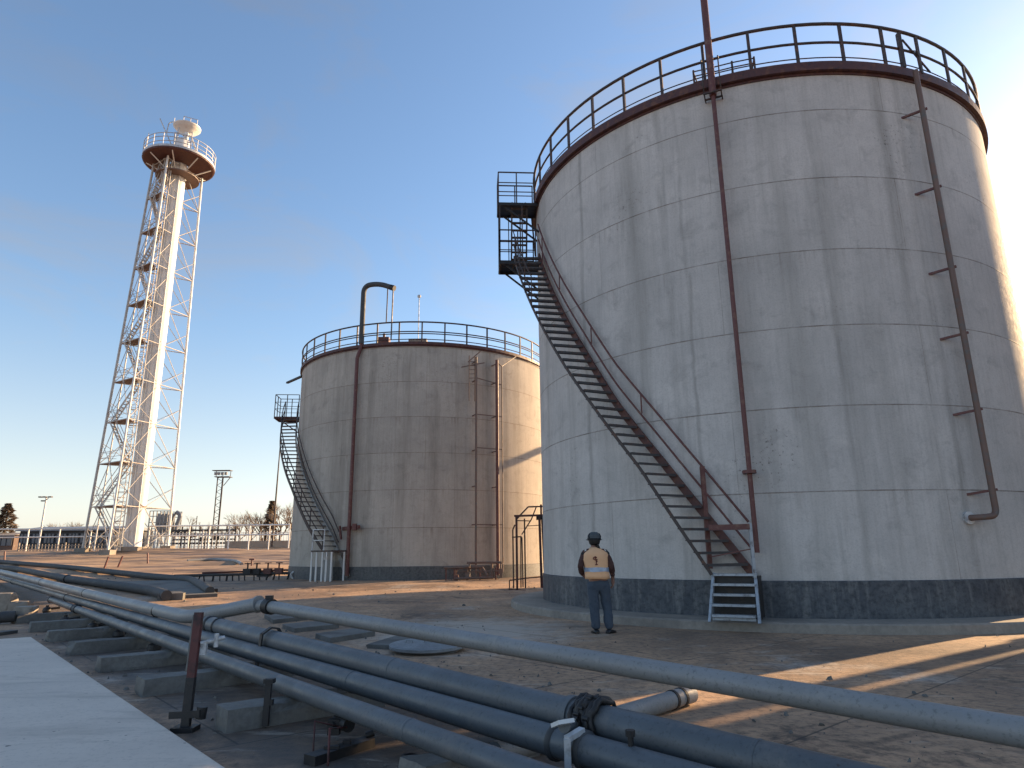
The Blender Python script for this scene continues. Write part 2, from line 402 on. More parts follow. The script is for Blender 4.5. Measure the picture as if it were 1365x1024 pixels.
# ground: stained concrete yard, dry earth further out
def mat_ground():
    m, nt, b = newmat('stained_yard_ground'); vec = coords(nt)
    big = noise(nt, vec, .16, 7, .62, .6); mid = noise(nt, vec, .75, 9, .66, .3); fine = noise(nt, vec, 9, 9, .72)
    tiny = noise(nt, vec, 38, 4, .7)
    c = mix(nt, ramp(nt, mid, [(.32, 0), (.66, 1)]), (.56, .345, .20), (.33, .21, .13))
    c = mix(nt, ramp(nt, big, [(.40, .85), (.52, 0)]), c, (.16, .105, .07))
    pale = ramp(nt, noise(nt, vec, .34, 8, .7, .4), [(.56, 0), (.68, .75)])
    c = mix(nt, pale, c, (.47, .42, .365))
    c = mix(nt, ramp(nt, fine, [(.34, .75), (.54, 0)]), c, (.055, .045, .038))
    c = mix(nt, ramp(nt, tiny, [(.62, 0), (.72, .5)]), c, (.30, .25, .20))
    # oil-dark blotches
    oil = ramp(nt, noise(nt, vec, .55, 9, .75, .8), [(.56, 0), (.65, .8)])
    c = mix(nt, oil, c, (.035, .030, .027))
    # darker soil along the pipe run, ragged edge
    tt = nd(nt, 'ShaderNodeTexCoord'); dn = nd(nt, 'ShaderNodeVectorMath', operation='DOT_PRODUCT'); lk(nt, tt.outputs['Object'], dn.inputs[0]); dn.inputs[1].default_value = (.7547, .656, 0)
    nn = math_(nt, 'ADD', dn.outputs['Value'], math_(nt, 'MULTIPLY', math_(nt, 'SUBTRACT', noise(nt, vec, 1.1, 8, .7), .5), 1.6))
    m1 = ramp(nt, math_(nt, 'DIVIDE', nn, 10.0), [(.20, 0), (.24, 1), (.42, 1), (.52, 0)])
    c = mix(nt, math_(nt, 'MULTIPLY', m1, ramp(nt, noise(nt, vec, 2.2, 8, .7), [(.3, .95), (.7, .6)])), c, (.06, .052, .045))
    # fine cracks and pale scuffs
    vo = nd(nt, 'ShaderNodeTexVoronoi', feature='DISTANCE_TO_EDGE'); lk(nt, coords(nt, 'Object'), vo.inputs['Vector']); vo.inputs['Scale'].default_value = .42
    ck = math_(nt, 'MULTIPLY', ramp(nt, vo.outputs['Distance'], [(.004, 1), (.014, 0)]), ramp(nt, noise(nt, vec, .5, 4, .6), [(.52, 0), (.66, .5)]))
    c = mix(nt, ck, c, (.04, .033, .028))
    scf = ramp(nt, noise(nt, coords(nt, 'Object', (.5, 2.2, 1)), 1.3, 9, .75, .4), [(.57, 0), (.66, .55)])
    c = mix(nt, scf, c, (.50, .43, .35))
    # pale dusty spill in the middle of the yard
    mpd = nd(nt, 'ShaderNodeMapping'); lk(nt, tt.outputs['Object'], mpd.inputs['Vector']); mpd.inputs['Location'].default_value = (.3, -3.55, 0); mpd.inputs['Scale'].default_value = (.32, .25, 1)
    ln = nd(nt, 'ShaderNodeVectorMath', operation='LENGTH'); lk(nt, mpd.outputs['Vector'], ln.inputs[0])
    dsp = math_(nt, 'ADD', ln.outputs['Value'], math_(nt, 'MULTIPLY', math_(nt, 'SUBTRACT', noise(nt, vec, 1.6, 9, .75), .5), 1.5))
    c = mix(nt, ramp(nt, dsp, [(.35, .75), (.85, 0)]), c, (.50, .44, .37))
    # casting joints of the paving
    t = nd(nt, 'ShaderNodeTexCoord'); mp = nd(nt, 'ShaderNodeMapping'); lk(nt, t.outputs['Object'], mp.inputs['Vector'])
    mp.inputs['Rotation'].default_value = (0, 0, R(-41))
    br = nd(nt, 'ShaderNodeTexBrick'); lk(nt, mp.outputs['Vector'], br.inputs['Vector'])
    br.offset = .5; br.inputs['Scale'].default_value = 1; br.inputs['Brick Width'].default_value = 4.6
    br.inputs['Row Height'].default_value = 3.1; br.inputs['Mortar Size'].default_value = .012
    near = nd(nt, 'ShaderNodeSeparateXYZ'); lk(nt, t.outputs['Object'], near.inputs[0])
    nf = ramp(nt, math_(nt, 'DIVIDE', near.outputs['Y'], 60.0), [(.28, 1), (.42, 0)])
    c = mix(nt, math_(nt, 'MULTIPLY', math_(nt, 'MULTIPLY', br.outputs['Fac'], nf), .75), c, (.03, .026, .022))
    # dry tan earth on the rising field, shadow bands painted in as dark streaks
    earth = mix(nt, ramp(nt, noise(nt, coords(nt, 'Object', (.15, 1, 1)), .8, 8, .7), [(.42, 0), (.56, 1)]), (.50, .315, .175), (.15, .10, .068))
    far = ramp(nt, math_(nt, 'DIVIDE', near.outputs['Y'], 100.0), [(.33, 0), (.42, 1)])
    c = mix(nt, far, c, earth)
    lk(nt, c, b.inputs['Base Color'])
    lk(nt, ramp(nt, big, [(.35, .62), (.6, .92)]), b.inputs['Roughness'])
    hh = mix(nt, .5, fine, mid)
    bump(nt, b, hh, .55, .03)
    return m
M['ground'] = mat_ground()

# ------------------------------------------------------------------ ground
def ground():
    def axis(fine, lo, hi, step, far):
        a = []; x = lo
        while x <= hi+1e-6: a.append(x); x += step
        d, x = step, hi
        while x < far: d *= 1.35; x += d; a.append(x)
        d, x = step, lo
        while x > -far: d *= 1.35; x -= d; a.insert(0, x)
        return a
    xs, ys = axis(0, -60, 36, .6, 1500), axis(0, -6, 80, .6, 1500)
    b = MB()
    for y in ys:
        for x in xs:
            n = mnoise.noise(V((x*.35, y*.35, 0)))*.012 if -60 < x < 36 and -6 < y < 80 else 0
            lump = 0
            if x < -8 and y > 36: lump = (mnoise.noise(V((x*.10, y*.45, 3)))*.26+mnoise.noise(V((x*.5, y*.9, 8)))*.07)*sstep(36, 44, y)*sstep(-8, -14, x)
            b.v.append(V((x, y, gz(x, y)+n+lump)))
    w = len(xs)
    for j in range(len(ys)-1):
        for i in range(w-1):
            b.face([j*w+i, j*w+i+1, (j+1)*w+i+1, (j+1)*w+i], True)
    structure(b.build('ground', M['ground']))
ground()
b = MB(); b.lathe([(7.95, -.1), (7.92, ZP1-.03), (7.88, ZP1), (6.5, ZP1)], T1C, 128)
structure(b.build('concrete_plinth', M['plinth']))

# ------------------------------------------------------------------ tank parts
def ring(b, C, r, z, tr, n=120, sides=8):
    b.tube([pol(C, r, 360*k/n, z) for k in range(n)], tr, sides, closed=True)
def railing(tank, C, r, z, h, nposts, ph, mids, mat, tr=.024, gap=None, foot='rail'):
    rl = MB(); ring(rl, C, r, z+h, tr*1.25); top = rl.build('railing', mat, tank)
    WL[top.name] = world_loc(tank)
    top_children = []
    for zz, k in mids:
        mb = MB(); ring(mb, C, r, z+zz, tr*k, 120, 6); mb.build('mid_rail', mat, top)
    for k in range(nposts):
        a = ph+360*k/nposts
        p = pol(C, r, a, z); q = pol(C, r, a, z+h)
        t = V((-sin(R(a)), cos(R(a)), 0))
        MB().bar(p, q, tr*2.1, tr*1.6, V((cos(R(a)), sin(R(a)), 0))).build('post', mat, top)
    return top

def tank_shell(tank, C, Rr, z0, zb, zt, mshell, mband, rimh, rimout, nseg=160):
    MB().lathe([(Rr, zb), (Rr, zt)], C, nseg, uvr=Rr).build('shell', mshell, tank)
    bb = MB(); bb.lathe([(Rr+.035, z0), (Rr+.035, zb), (Rr-.01, zb+.02)], C, nseg, uvr=Rr)
    bb.build('base_band', mband, tank)
    rm = MB(); rm.lathe([(Rr-.02, zt-.06), (Rr+.03, zt-.06), (Rr+.03, zt), (Rr+rimout, zt+.01), (Rr+rimout, zt+rimh), (Rr-.25, zt+rimh), (Rr-.25, zt)], C, nseg, smooth=False)
    rm.build('rim', M['red'], tank)
    rf = MB(); rf.lathe([(Rr-.01, zt-.02), (Rr*.5, zt+Rr*.05), (.0, zt+Rr*.1)], C, 96)
    rf.build('roof', M['roof'], tank)

# ---- near tank
tank1 = thing('storage_tank', (T1C.x, T1C.y, ZP1), 'tall pale grey storage tank behind the person, with a stairway climbing its left side', 'storage tank', 'cylindrical storage tanks')
ZT1 = 12.72
tank_shell(tank1, T1C, R1, ZP1, .892, ZT1, M['tank1'], M['band1'], .24, .13)
RB = ZT1+.24
rail1 = railing(tank1, T1C, R1+.06, RB, 1.12, 40, -105.4, [(.58, 1.0), (.15, .45)], M['rail'], .033)
# gate post and loose brace near the right hand drain pipe
g = MB(); a0 = -74.5
g.bar(pol(T1C, R1+.10, a0, RB), pol(T1C, R1+.10, a0, RB+1.0), .10, .08)
g.bar(pol(T1C, R1+.10, a0+.8, RB+.85), pol(T1C, R1+.10, a0+7.2, RB+.1), .035)
g.bar(pol(T1C, R1+.12, a0+4.4, RB-.05), pol(T1C, R1+.12, a0+4.2, RB+.62), .06)
g.tube([pol(T1C, R1+.1, a0+1.5, RB+.55), pol(T1C, R1+.2, a0+3.2, RB+.5), pol(T1C, R1+.12, a0+4.4, RB+.38)], .015, 6)
g.build('gate_frame', M['rail'], tank1)
# hatch guard on the roof behind the riser
g = MB(); aa = [(-117.0, R1-.25), (-113.0, R1-.3), (-108.8, R1-.3), (-104.2, R1-.3)]
for zz in (.12, .3, .48, .62):
    g.tube([pol(T1C, r, a, RB+zz) for a, r in aa], .016, 6)
    g.tube([pol(T1C, r-1.1, a, RB+zz) for a, r in aa], .016, 6)
for a, r in aa:
    g.bar(pol(T1C, r, a, RB), pol(T1C, r, a, RB+.66), .04); g.bar(pol(T1C, r-1.1, a, RB), pol(T1C, r-1.1, a, RB+.66), .04)
    g.bar(pol(T1C, r, a, RB+.62), pol(T1C, r-1.1, a, RB+.62), .03)
g.build('hatch_guard', M['rail'], tank1)
# foam riser up the front, thicker above the rim, with gooseneck out of frame
pa = -113.05
riser = MB().tube([pol(T1C, R1+.2, pa, 1.47), pol(T1C, R1+.2, pa, 12.5)], .052, 12).build('riser_pipe', M['redpipe'], tank1)
WL[riser.name] = world_loc(tank1)
f_ = MB(); f_.lathe([(.0, -.035), (.14, -.035), (.14, .035), (0, .035)], pol(T1C, R1+.2, pa, 3.14), 20, smooth=False)
f_.bar(pol(T1C, R1, pa-1, 3.14), pol(T1C, R1+.2, pa-1, 3.14), .05); f_.build('flange', M['redpipe'], riser)
for zz in (5.6, 8.2, 10.6):
    MB().bar(pol(T1C, R1, pa, zz), pol(T1C, R1+.25, pa, zz), .05, .05).build('bracket', M['redpipe'], riser)
up = pol(T1C, R1+.2, pa, 0); tdir = V((cos(R(pa+90)), sin(R(pa+90)), 0))
gn = fillet([up+V((0,0,12.4)), up+V((0,0,16.3)), up+tdir*1.5+V((0,0,16.2))], .55)
MB().tube(gn, .088, 14).build('gooseneck', M['redpipe'], riser)
g = MB()
for s in (-1, 1):
    o_ = tdir*.2*s; e_ = V((cos(R(pa)), sin(R(pa)), 0))
    g.tube([up+o_-e_*.1+V((0,0,13.5)), up+o_+e_*.12+V((0,0,13.4)), up+o_+e_*.12+V((0,0,12.42)), up+o_-e_*.2+V((0,0,12.38))], .016, 6)
g.bar(up-tdir*.22+e_*.12+V((0,0,12.42)), up+tdir*.22+e_*.12+V((0,0,12.42)), .05, .03)
g.bar(up-tdir*.22-e_*.1+V((0,0,12.40)), up+tdir*.22-e_*.1+V((0,0,12.40)), .05, .03)
g.build('stirrup', M['rail'], riser)
# drain pipe on the right with stand-off brackets and bottom elbow into the wall
pb = -73.7
dr = MB().tube(fillet([pol(T1C, R1+.3, pb, 12.75), pol(T1C, R1+.3, pb, 2.15), pol(T1C, R1+.28, pb-3.0, 2.12), pol(T1C, R1-.02, pb-3.4, 2.12)], .16), .062, 12).build('drain_pipe', M['brown'], tank1)
WL[dr.name] = world_loc(tank1)
for zz in (11.65, 9.6, 7.6, 6.05, 4.35, 2.66):
    MB().bar(pol(T1C, R1-.02, pb-2.6, zz-.06), pol(T1C, R1+.36, pb+.6, zz+.02), .05, .05).build('bracket', M['redpipe'], dr)
MB().tube([pol(T1C, R1+.0, pb-3.4, 2.12), pol(T1C, R1+.06, pb-3.4, 2.12)], .13, 16).build('wall_cap', M['whitesteel'], dr)

# stairway of the near tank: treads between a wall stringer and an outer stringer
def interp(tab, z):
    if z <= tab[0][1]: (a, za), (b_, zb) = tab[0], tab[1]
    elif z >= tab[-1][1]: (a, za), (b_, zb) = tab[-2], tab[-1]
    else:
        for (a, za), (b_, zb) in zip(tab, tab[1:]):
            if za <= z <= zb: break
    return a+(b_-a)*(z-za)/(zb-za)
INN = [(-114.0, 1.02), (-120.6, 2.17), (-128.9, 3.57), (-138.0, 5.03), (-146.3, 6.58), (-153.3, 7.8), (-168.5, 10.5)]
OUT = [(-119.5, 1.08), (-125.5, 2.39), (-129.7, 3.3), (-138.9, 4.94), (-145.4, 6.08), (-154.6, 7.77), (-163.2, 9.37), (-169.5, 10.5)]
st = MB(); pts = []
for k in range(33):
    z = 1.02+k*(10.6-1.02)/32; pts.append(pol(T1C, R1+.14, interp(INN, z), z))
for p, q in zip(pts, pts[1:]): st.bar(p, q, .05, .17)
stair = st.build('stairway', M['red'], tank1); WL[stair.name] = world_loc(tank1)
o_ = MB(); po = []
for k in range(33):
    z = 1.05+k*(10.55-1.05)/32; po.append(pol(T1C, R1+.92, interp(OUT, z), z))
for p, q in zip(po, po[1:]): o_.bar(p, q, .03, .065)
o_.build('outer_stringer', M['rail'], stair)
z = 1.25; k = 0
while z < 10.5:
    p, q = pol(T1C, R1+.15, interp(INN, z), z), pol(T1C, R1+.91, interp(OUT, z), z)
    t = MB(); d = (q-p).normalized(); n_ = V((-d.y, d.x, 0))
    for w in (-.09, -.03, .03, .09): t.bar(p+n_*w, q+n_*w, .022, .024)
    t.bar(p+V((0,0,-.02))+n_*.10, q+V((0,0,-.02))+n_*.10, .018, .045)
    for s in (.25, .5, .75): t.bar(p.lerp(q, s)+n_*-.12, p.lerp(q, s)+n_*.12, .02, .02)
    t.build('tread', M['tread'], stair); z += .242
for hh, nm, rr in ((1.08, 'handrail', .026), (.55, 'mid_rail', .024)):
    MB().tube([p+V((0,0,hh)) for p in pts], rr, 8).build(nm, M['redpipe'], stair)
for zz in (2.25, 4.1, 6.2, 8.2, 10.0):
    p = pol(T1C, R1+.14, interp(INN, zz), zz)
    if zz < 3: MB().bar(p+V((0,0,-1.1)), p+V((0,0,1.08)), .09, .09).build('rail_post', M['redpipe'], stair)
    else:
        mb = MB(); mb.bar(p, p+V((0,0,1.08)), .035, .035) if zz > 9 else mb.bar(p+V((0,0,.6)), p+V((0,0,1.08)), .03, .03)
        mb.build('rail_post', M['redpipe'], stair)
# cage along the outer edge of the upper flight
cg = MB(); cpts = []
for k in range(8):
    z = 8.2+k*.32; a = interp(OUT, z); cpts.append((pol(T1C, R1+.95, a, z+.95), pol(T1C, R1+.95, a, z+.5), pol(T1C, R1+.95, a, z)))
for i in (0, 1): cg.tube([c[i] for c in cpts], .018, 6)
for c in cpts[::2]: cg.bar(c[0], c[2], .03, .03)
cg.build('outer_railing', M['rail'], stair)

# short flight of pale steps from the plinth up to the foot of the stairway
sf = MB(); pA, pB = pol(T1C, R1+.86, -119.3, 0), pol(T1C, R1+.86, -113.4, 0)
wdir = (pB-pA).normalized(); out = V((cos(R(-116.4)), sin(R(-116.4)), 0))
L0, L1 = pA.copy(), pB.copy()
for P, s in ((L0, -1), (L1, 1)):
    for o2 in (0, .1):
        top = P+out*(-.05-o2)+wdir*(.0)*s; bot = P+out*(.42-o2)+wdir*.06*s
        sf.bar(bot+V((0,0,ZP1)), top+V((0,0,1.08)), .05, .03)
sf.bar(L0+out*.36+V((0,0,.24)), L1+out*.36+V((0,0,.24)), .04, .05); steps = sf.build('step_flight', M['steps'], tank1); WL[steps.name] = world_loc(tank1)
for k in range(5):
    t = k/4; c0 = L0+out*(.36-.42*t)+V((0,0,.30+.75*t)); c1 = L1+out*(.36-.42*t)+V((0,0,.30+.75*t))
    MB().bar(c0, c1, .17, .045).build('tread', M['steps'], steps)
MB().bar(L1+V((0,0,1.0)), L1+V((0,0,2.05)), .06, .06).build('landing_post', M['steps'], steps)
mb = MB(); mb.bar(L0+V((0,0,1.98)), L1+V((0,0,1.98)), .11, .11); mb.bar(L0+V((0,0,1.4)), L1+V((0,0,1.55)), .025, .025)
mb.build('cross_bar', M['redpipe'], steps)
sb = MB(); sb.box((pA+pB)/2+out*-.35+V((0,0,.62)), (.9, .5, .8), Matrix.Rotation(R(-116.4+90), 3, 'Z')); sb.build('step_back', M['darksteel'], steps)

# upper landing with cage, two levels at the tank's left edge
def landing(C, Rr, ac, half, rout, z, mat, tank, deckmat, hh=1.1, panel=0.0, name='landing', bits=True):
    er, et = V((cos(R(ac)), sin(R(ac)), 0)), V((-sin(R(ac)), cos(R(ac)), 0))
    def P(r, t, zz): return V((C.x, C.y, 0))+er*(Rr+r)+et*t+V((0,0,zz))
    d = MB(); m = Matrix((er, et, V((0,0,1)))).transposed()
    k_ = 0
    while k_*.09 < 2*half:
        d.bar(P(.0, -half+k_*.09, z), P(rout, -half+k_*.09, z), .025, .04); k_ += 1
    for q_ in (.0, .33, .66, 1.0): d.bar(P(rout*q_, -half, z), P(rout*q_, half, z), .03, .06)
    for t in (-half, half): d.bar(P(.02, t, z-.05), P(rout, t, z-.05), .05, .10)
    d.bar(P(rout, -half, z-.05), P(rout, half, z-.05), .05, .10)
    for t in (-half*.8, half*.8): d.bar(P(rout*.85, t, z-.1), P(-.02, t, z-1.0), .05, .05)
    deck = d.build(name, deckmat, tank); WL[deck.name] = world_loc(tank)
    cs = [P(.12, -half, z), P(rout, -half, z), P(rout, half, z), P(.12, half, z)]
    mids = [(a+b_)/2 for a, b_ in zip(cs, cs[1:])]
    for k, zz in enumerate((hh, hh*.66, hh*.36)):
        mb = MB()
        for p, q in zip(cs, cs[1:]): mb.bar(p+V((0,0,zz)), q+V((0,0,zz)), .035 if k == 0 else .025, .035 if k == 0 else .025)
        mb.build('rail', mat, deck)
    for p in cs+mids: MB().bar(p, p+V((0,0,hh)), .04, .04).build('post', mat, deck)
    if panel:
        mb = MB(); mb.bar(cs[0]+V((0,0,panel/2)), cs[1]+V((0,0,panel/2)), .02, panel); mb.bar(cs[1]+V((0,0,panel/2)), cs[2]+V((0,0,panel/2)), .02, panel)
        mb.build('toe_panel', M['darksteel'], deck)
    return P
PL = landing(T1C, R1, -176.5, .42, 1.28, 10.62, M['rail'], tank1, M['darksteel'], 1.1, .32, 'lower_landing')
PU = landing(T1C, R1, -176.5, .42, 1.32, 12.7, M['rail'], tank1, M['darksteel'], 1.12, .06, 'upper_landing')
cg = MB()
for t in (-.42, .42):
    for r in (.55, 1.28): cg.bar(PL(r, t, 10.6), PL(r, t, 12.66), .04, .04)
for s in (-.3, .3): cg.bar(PL(.95, -.35, 10.65), PL(.95, -.35, 12.7), .03)
for s in (-.25, .25):
    cg.bar(PL(.62+s, -.38, 10.65), PL(.62+s, .3, 12.7), .05, .08)
for k in range(9):
    t = (k+.5)/9; cg.bar(PL(.37, -.38+.68*t, 10.65+2.05*t), PL(.87, -.38+.68*t, 10.65+2.05*t), .12, .025)
for zz in (11.2, 12.1): cg.bar(PL(1.28, -.42, zz), PL(1.28, .42, zz), .025)
cg.bar(PL(.15, -.42, 12.6), PL(.05, -.42, 11.2), .05)
cg.build('landing_ladder', M['rail'], tank1)

# ---- far tank
tank2 = thing('storage_tank', (T2C.x, T2C.y, ZG2), 'grey panelled storage tank further back, with a gooseneck pipe above its rim', 'storage tank', 'cylindrical storage tanks')
ZT2 = 11.9
tank_shell(tank2, T2C, R2, ZG2-.05, .90, ZT2, M['tank2'], M['band2'], .16, .11)
RB2 = ZT2+.16
railing(tank2, T2C, R2+.05, RB2, 1.08, 40, -112, [(.56, .9), (.45, .8), (.14, .7)], M['rail'], .034)
pc = -110.7
rs = MB().tube([pol(T2C, R2+.22, pc, .5), pol(T2C, R2+.22, pc, 11.3), pol(T2C, R2+.12, pc+1.0, 11.9), pol(T2C, R2+.1, pc+1.0, 12.3)], .095, 12).build('riser_pipe', M['redpipe'], tank2)
WL[rs.name] = world_loc(tank2)
b0 = pol(T2C, R2+.1, pc+1.0, 0); tq = V((cos(R(pc+90)), sin(R(pc+90)), 0))
gpts = fillet([b0+V((0,0,12.1)), b0+V((0,0,15.35)), b0+tq*.95+V((0,0,15.3)), b0+tq*1.75+V((0,0,14.95))], .5)
MB().tube(gpts, .135, 14).build('gooseneck', M['pipe_dark'], rs)
e_ = b0+tq*1.75
mb = MB(); mb.tube([e_+tq*-.12+V((0,0,15.0)), e_+tq*.12+V((0,0,14.9))], .15, 12); mb.build('end_flange', M['darksteel'], rs)
mb = MB(); mb.bar(e_+tq*.05+V((0,0,15.05)), e_+tq*.02+V((0,0,12.1)), .05, .05); mb.tube([e_-tq*.28+V((0,0,14.95)), e_-tq*.3+V((0,0,13.1))], .03, 8)
mb.build('stay_rod', M['rail'], rs)
mb = MB(); mb.bar(pol(T2C, R2, pc-4, 2.72), pol(T2C, R2+.3, pc+4.5, 2.78), .12, .16); mb.tube([pol(T2C, R2+.25, pc-4, 2.85), pol(T2C, R2+.2, pc-3.4, 2.2)], .06, 8); mb.box(pol(T2C, R2+.3, pc+2.6, 2.78), (.2, .2, .3)); mb.build('branch_valve', M['redpipe'], rs)
# two tall pipes with ties on the sunlit side
for a, nm, rr in ((-64.3, 'foam_pipe', .055), (-55.6, 'foam_pipe', .085)):
    fp = MB().tube([pol(T2C, R2+.5, a, .45), pol(T2C, R2+.5, a, 11.3)], rr, 10).build(nm, M['brown'] if a < -60 else M['redpipe'], tank2)
    WL[fp.name] = world_loc(tank2)
    for zz in (1.0, 2.84, 4.7, 6.5, 8.3, 10.1, 11.1):
        MB().bar(pol(T2C, R2-.02, a, zz), pol(T2C, R2+.55, a, zz), .05, .05).build('bracket', M['brown'], fp)
mb = MB()
for a in (-66.6, -64.3): mb.bar(pol(T2C, R2+.3, a, 9.0), pol(T2C, R2+.3, a, 11.4), .04)
mb.tube([pol(T2C, R2+.5, -53.4, .6), pol(T2C, R2+.5, -53.4, 11.0), pol(T2C, R2+.5, -55.6, 11.2)], .03, 8)
for z0, z1 in ((10.2, 10.0), (8.3, 8.3), (6.6, 6.6), (2.84, 2.84)): mb.bar(pol(T2C, R2+.5, -64.3, z0), pol(T2C, R2+.5, -53.4, z1), .045)
mb.bar(pol(T2C, R2+.45, -67.5, 11.0), pol(T2C, R2+.6, -63, 11.6), .05); mb.bar(pol(T2C, R2+.45, -70, 10.7), pol(T2C, R2+.5, -61, 11.05), .05)
for k in range(5): mb.bar(pol(T2C, R2+.3, -66.6, 10.2+k*.22), pol(T2C, R2+.45, -64.3, 10.2+k*.22), .03)
mb.bar(pol(T2C, R2+.5, -53.4, 11.0), pol(T2C, R2+.2, -44, 11.85), .04)
mb.build('pipe_ties', M['brown'], tank2)
# roof fittings
mb = MB(); mb.box(pol(T2C, R2-.8, -103, ZT2+.45), (.6, .5, .5)); mb.tube([pol(T2C, R2-.8, -103, ZT2+.6), pol(T2C, R2-.8, -103, ZT2+.95)], .07, 8); mb.build('roof_valve', M['redpipe'], tank2)
mb = MB(); mb.box(pol(T2C, R2-.9, -87, ZT2+.38), (.95, .7, .3)); mb.build('roof_hatch', M['wallpale'], tank2)
mb = MB(); q_ = at(558, 430, 41.5); z1 = at(558, 397, 41.5).z
mb.tube([V((q_.x, 41.5, 12.4)), V((q_.x, 41.5, z1))], .03, 6); mb.lathe([(.0, -.12), (.10, -.08), (.13, 0), (.10, .08), (0, .12)], (q_.x, 41.5, z1+.1), 12); mb.build('roof_mast', M['whitesteel'], tank2)
mb = MB(); mb.bar(pol(T2C, R2, -158, 11.55), pol(T2C, R2+.9, -170, 11.5), .14, .1); mb.build('outrigger', M['darksteel'], tank2)
# stairway of the far tank
I2 = [(-110.6, .45), (-119.3, 2.37), (-132.0, 4.3), (-146.1, 6.5), (-170, 9.4)]
O2 = [(-117.2, 1.70), (-124.8, 2.84), (-136.1, 4.78), (-148.5, 6.5), (-160.7, 8.0), (-172, 9.4)]
st = MB(); pts2 = []
for k in range(25):
    z = .45+k*(9.4-.45)/24; pts2.append(pol(T2C, R2+.13, interp(I2, z), z))
for p, q in zip(pts2, pts2[1:]): st.bar(p, q, .05, .22)
stair2 = st.build('stairway', M['pipe_light'], tank2); WL[stair2.name] = world_loc(tank2)
po = []
for k in range(25):
    z = 1.75+k*(9.4-1.75)/24; po.append(pol(T2C, R2+.95, interp(O2, z), z))
mb = MB()
for p, q in zip(po, po[1:]): mb.bar(p, q, .05, .14)
mb.build('outer_stringer', M['rail'], stair2)
for hh, nm in ((1.0, 'handrail'), (.5, 'mid_rail')):
    MB().tube([p+V((0,0,hh)) for p in po], .028, 6).build(nm, M['rail'], stair2)
    MB().tube([p+V((0,0,hh)) for p in pts2[3:]], .028, 6).build(nm, M['rail'], stair2)
for p in po[::3]: MB().bar(p, p+V((0,0,1.0)), .045, .045).build('rail_post', M['rail'], stair2)
z = 1.9
while z < 9.3:
    p, q = pol(T2C, R2+.15, interp(I2, z), z), pol(T2C, R2+.93, interp(O2, z), z)
    MB().bar(p, q, .22, .04).build('tread', M['tread'], stair2); z += .245
landing(T2C, R2, -175.0, .6, 1.5, 9.45, M['rail'], tank2, M['red'], 1.35, .0, 'upper_landing')
# small white legged landing at the foot
ld = MB(); lc = pol(T2C, R2+.72, -116.0, 1.66); er = V((cos(R(-116)), sin(R(-116)), 0)); et = V((-er.y, er.x, 0))
mrot = Matrix((er, et, V((0,0,1)))).transposed()
ld.box(lc, (1.1, 1.25, .07), mrot); ldo = ld.build('foot_landing', M['rail'], tank2); WL[ldo.name] = world_loc(tank2)
for r_, t_ in ((.5, -.6), (.5, -.3), (.5, .05), (.5, .3), (.5, .6), (-.4, -.6), (-.4, .6)):
    p = lc+er*r_+et*t_; MB().bar(V((p.x, p.y, ZG2-.02)), V((p.x, p.y, 1.62)), .07, .07).build('leg', M['white'], ldo)
for t_ in (-.6, .1):
    p = lc+er*.5+et*t_; MB().bar(p, p+V((0,0,1.0)), .05, .05).build('post', M['whitesteel'], ldo)
for zz in (.5, 1.0): MB().bar(lc+er*.5-et*.6+V((0,0,zz)), lc+er*.5+et*.1+V((0,0,zz)), .04).build('rail', M['whitesteel'], ldo)
MB().box(lc+er*-.25-et*.22+V((0,0,-.95)), (.03, .6, 1.1), mrot).build('back_sheet', M['pipe_light'], ldo)

# ---- neighbouring tanks of the same row, outside the photograph, that shade the yard
for (x, y, top, lab) in ((27.7, 38.8, 11.0, 'grey storage tank hidden behind the tall near tank'), (27.2, 15.4, 11.5, 'grey storage tank outside the picture right of the near tank')):
    C = V((x, y, 0)); t = thing('storage_tank', (x, y, 0), lab, 'storage tank', 'cylindrical storage tanks')
    tank_shell(t, C, R2, 0.0, .9, top, M['tank2'], M['band2'], .16, .11, 96)
vp = MB(); vp.tube([(20.4, 20.1, 0), (20.4, 20.1, 9.0)], .24, 16); vp.tube([(20.4, 20.1, 4.0), (20.4, 20.1, 4.15)], .36, 16); vp.tube([(20.4, 20.1, 0), (20.4, 20.1, .1)], .4, 16)
wt = thing('shade_mast', (20.4, 20.1, 0), 'unseen red pole with an added head that blocks the sun, right of the near tank', 'shadow caster'); vp.build('column', M['redpipe'], wt)
vp = MB(); vp.lathe([(0, 6.6), (.66, 6.8), (.72, 7.0), (.72, 11.6), (0, 12.0)], (20.31, 20.23, 0), 32); vp.build('shade_head', M['pipe_light'], wt)  # head added to keep sun off the near ground; pole inferred from its shadow
ov = MB(); ov.tube(fillet([(7.2, 44.5, 9.2), (13.2, 45.2, 11.1), (16.5, 44.8, 11.1)], .8), .2, 12); ovo = thing('overhead_pipe', (7.2, 44.5, .3), 'overhead grey pipe on posts hidden behind the near tank', 'pipe')
ov.build('pipe_run', M['pipe_light'], ovo)
for x, y, z in ((7.6, 44.55, 9.2), (15.8, 44.85, 10.9)): MB().bar((x, y, .2), (x, y, z), .1, .1).build('post', M['rail'], ovo)

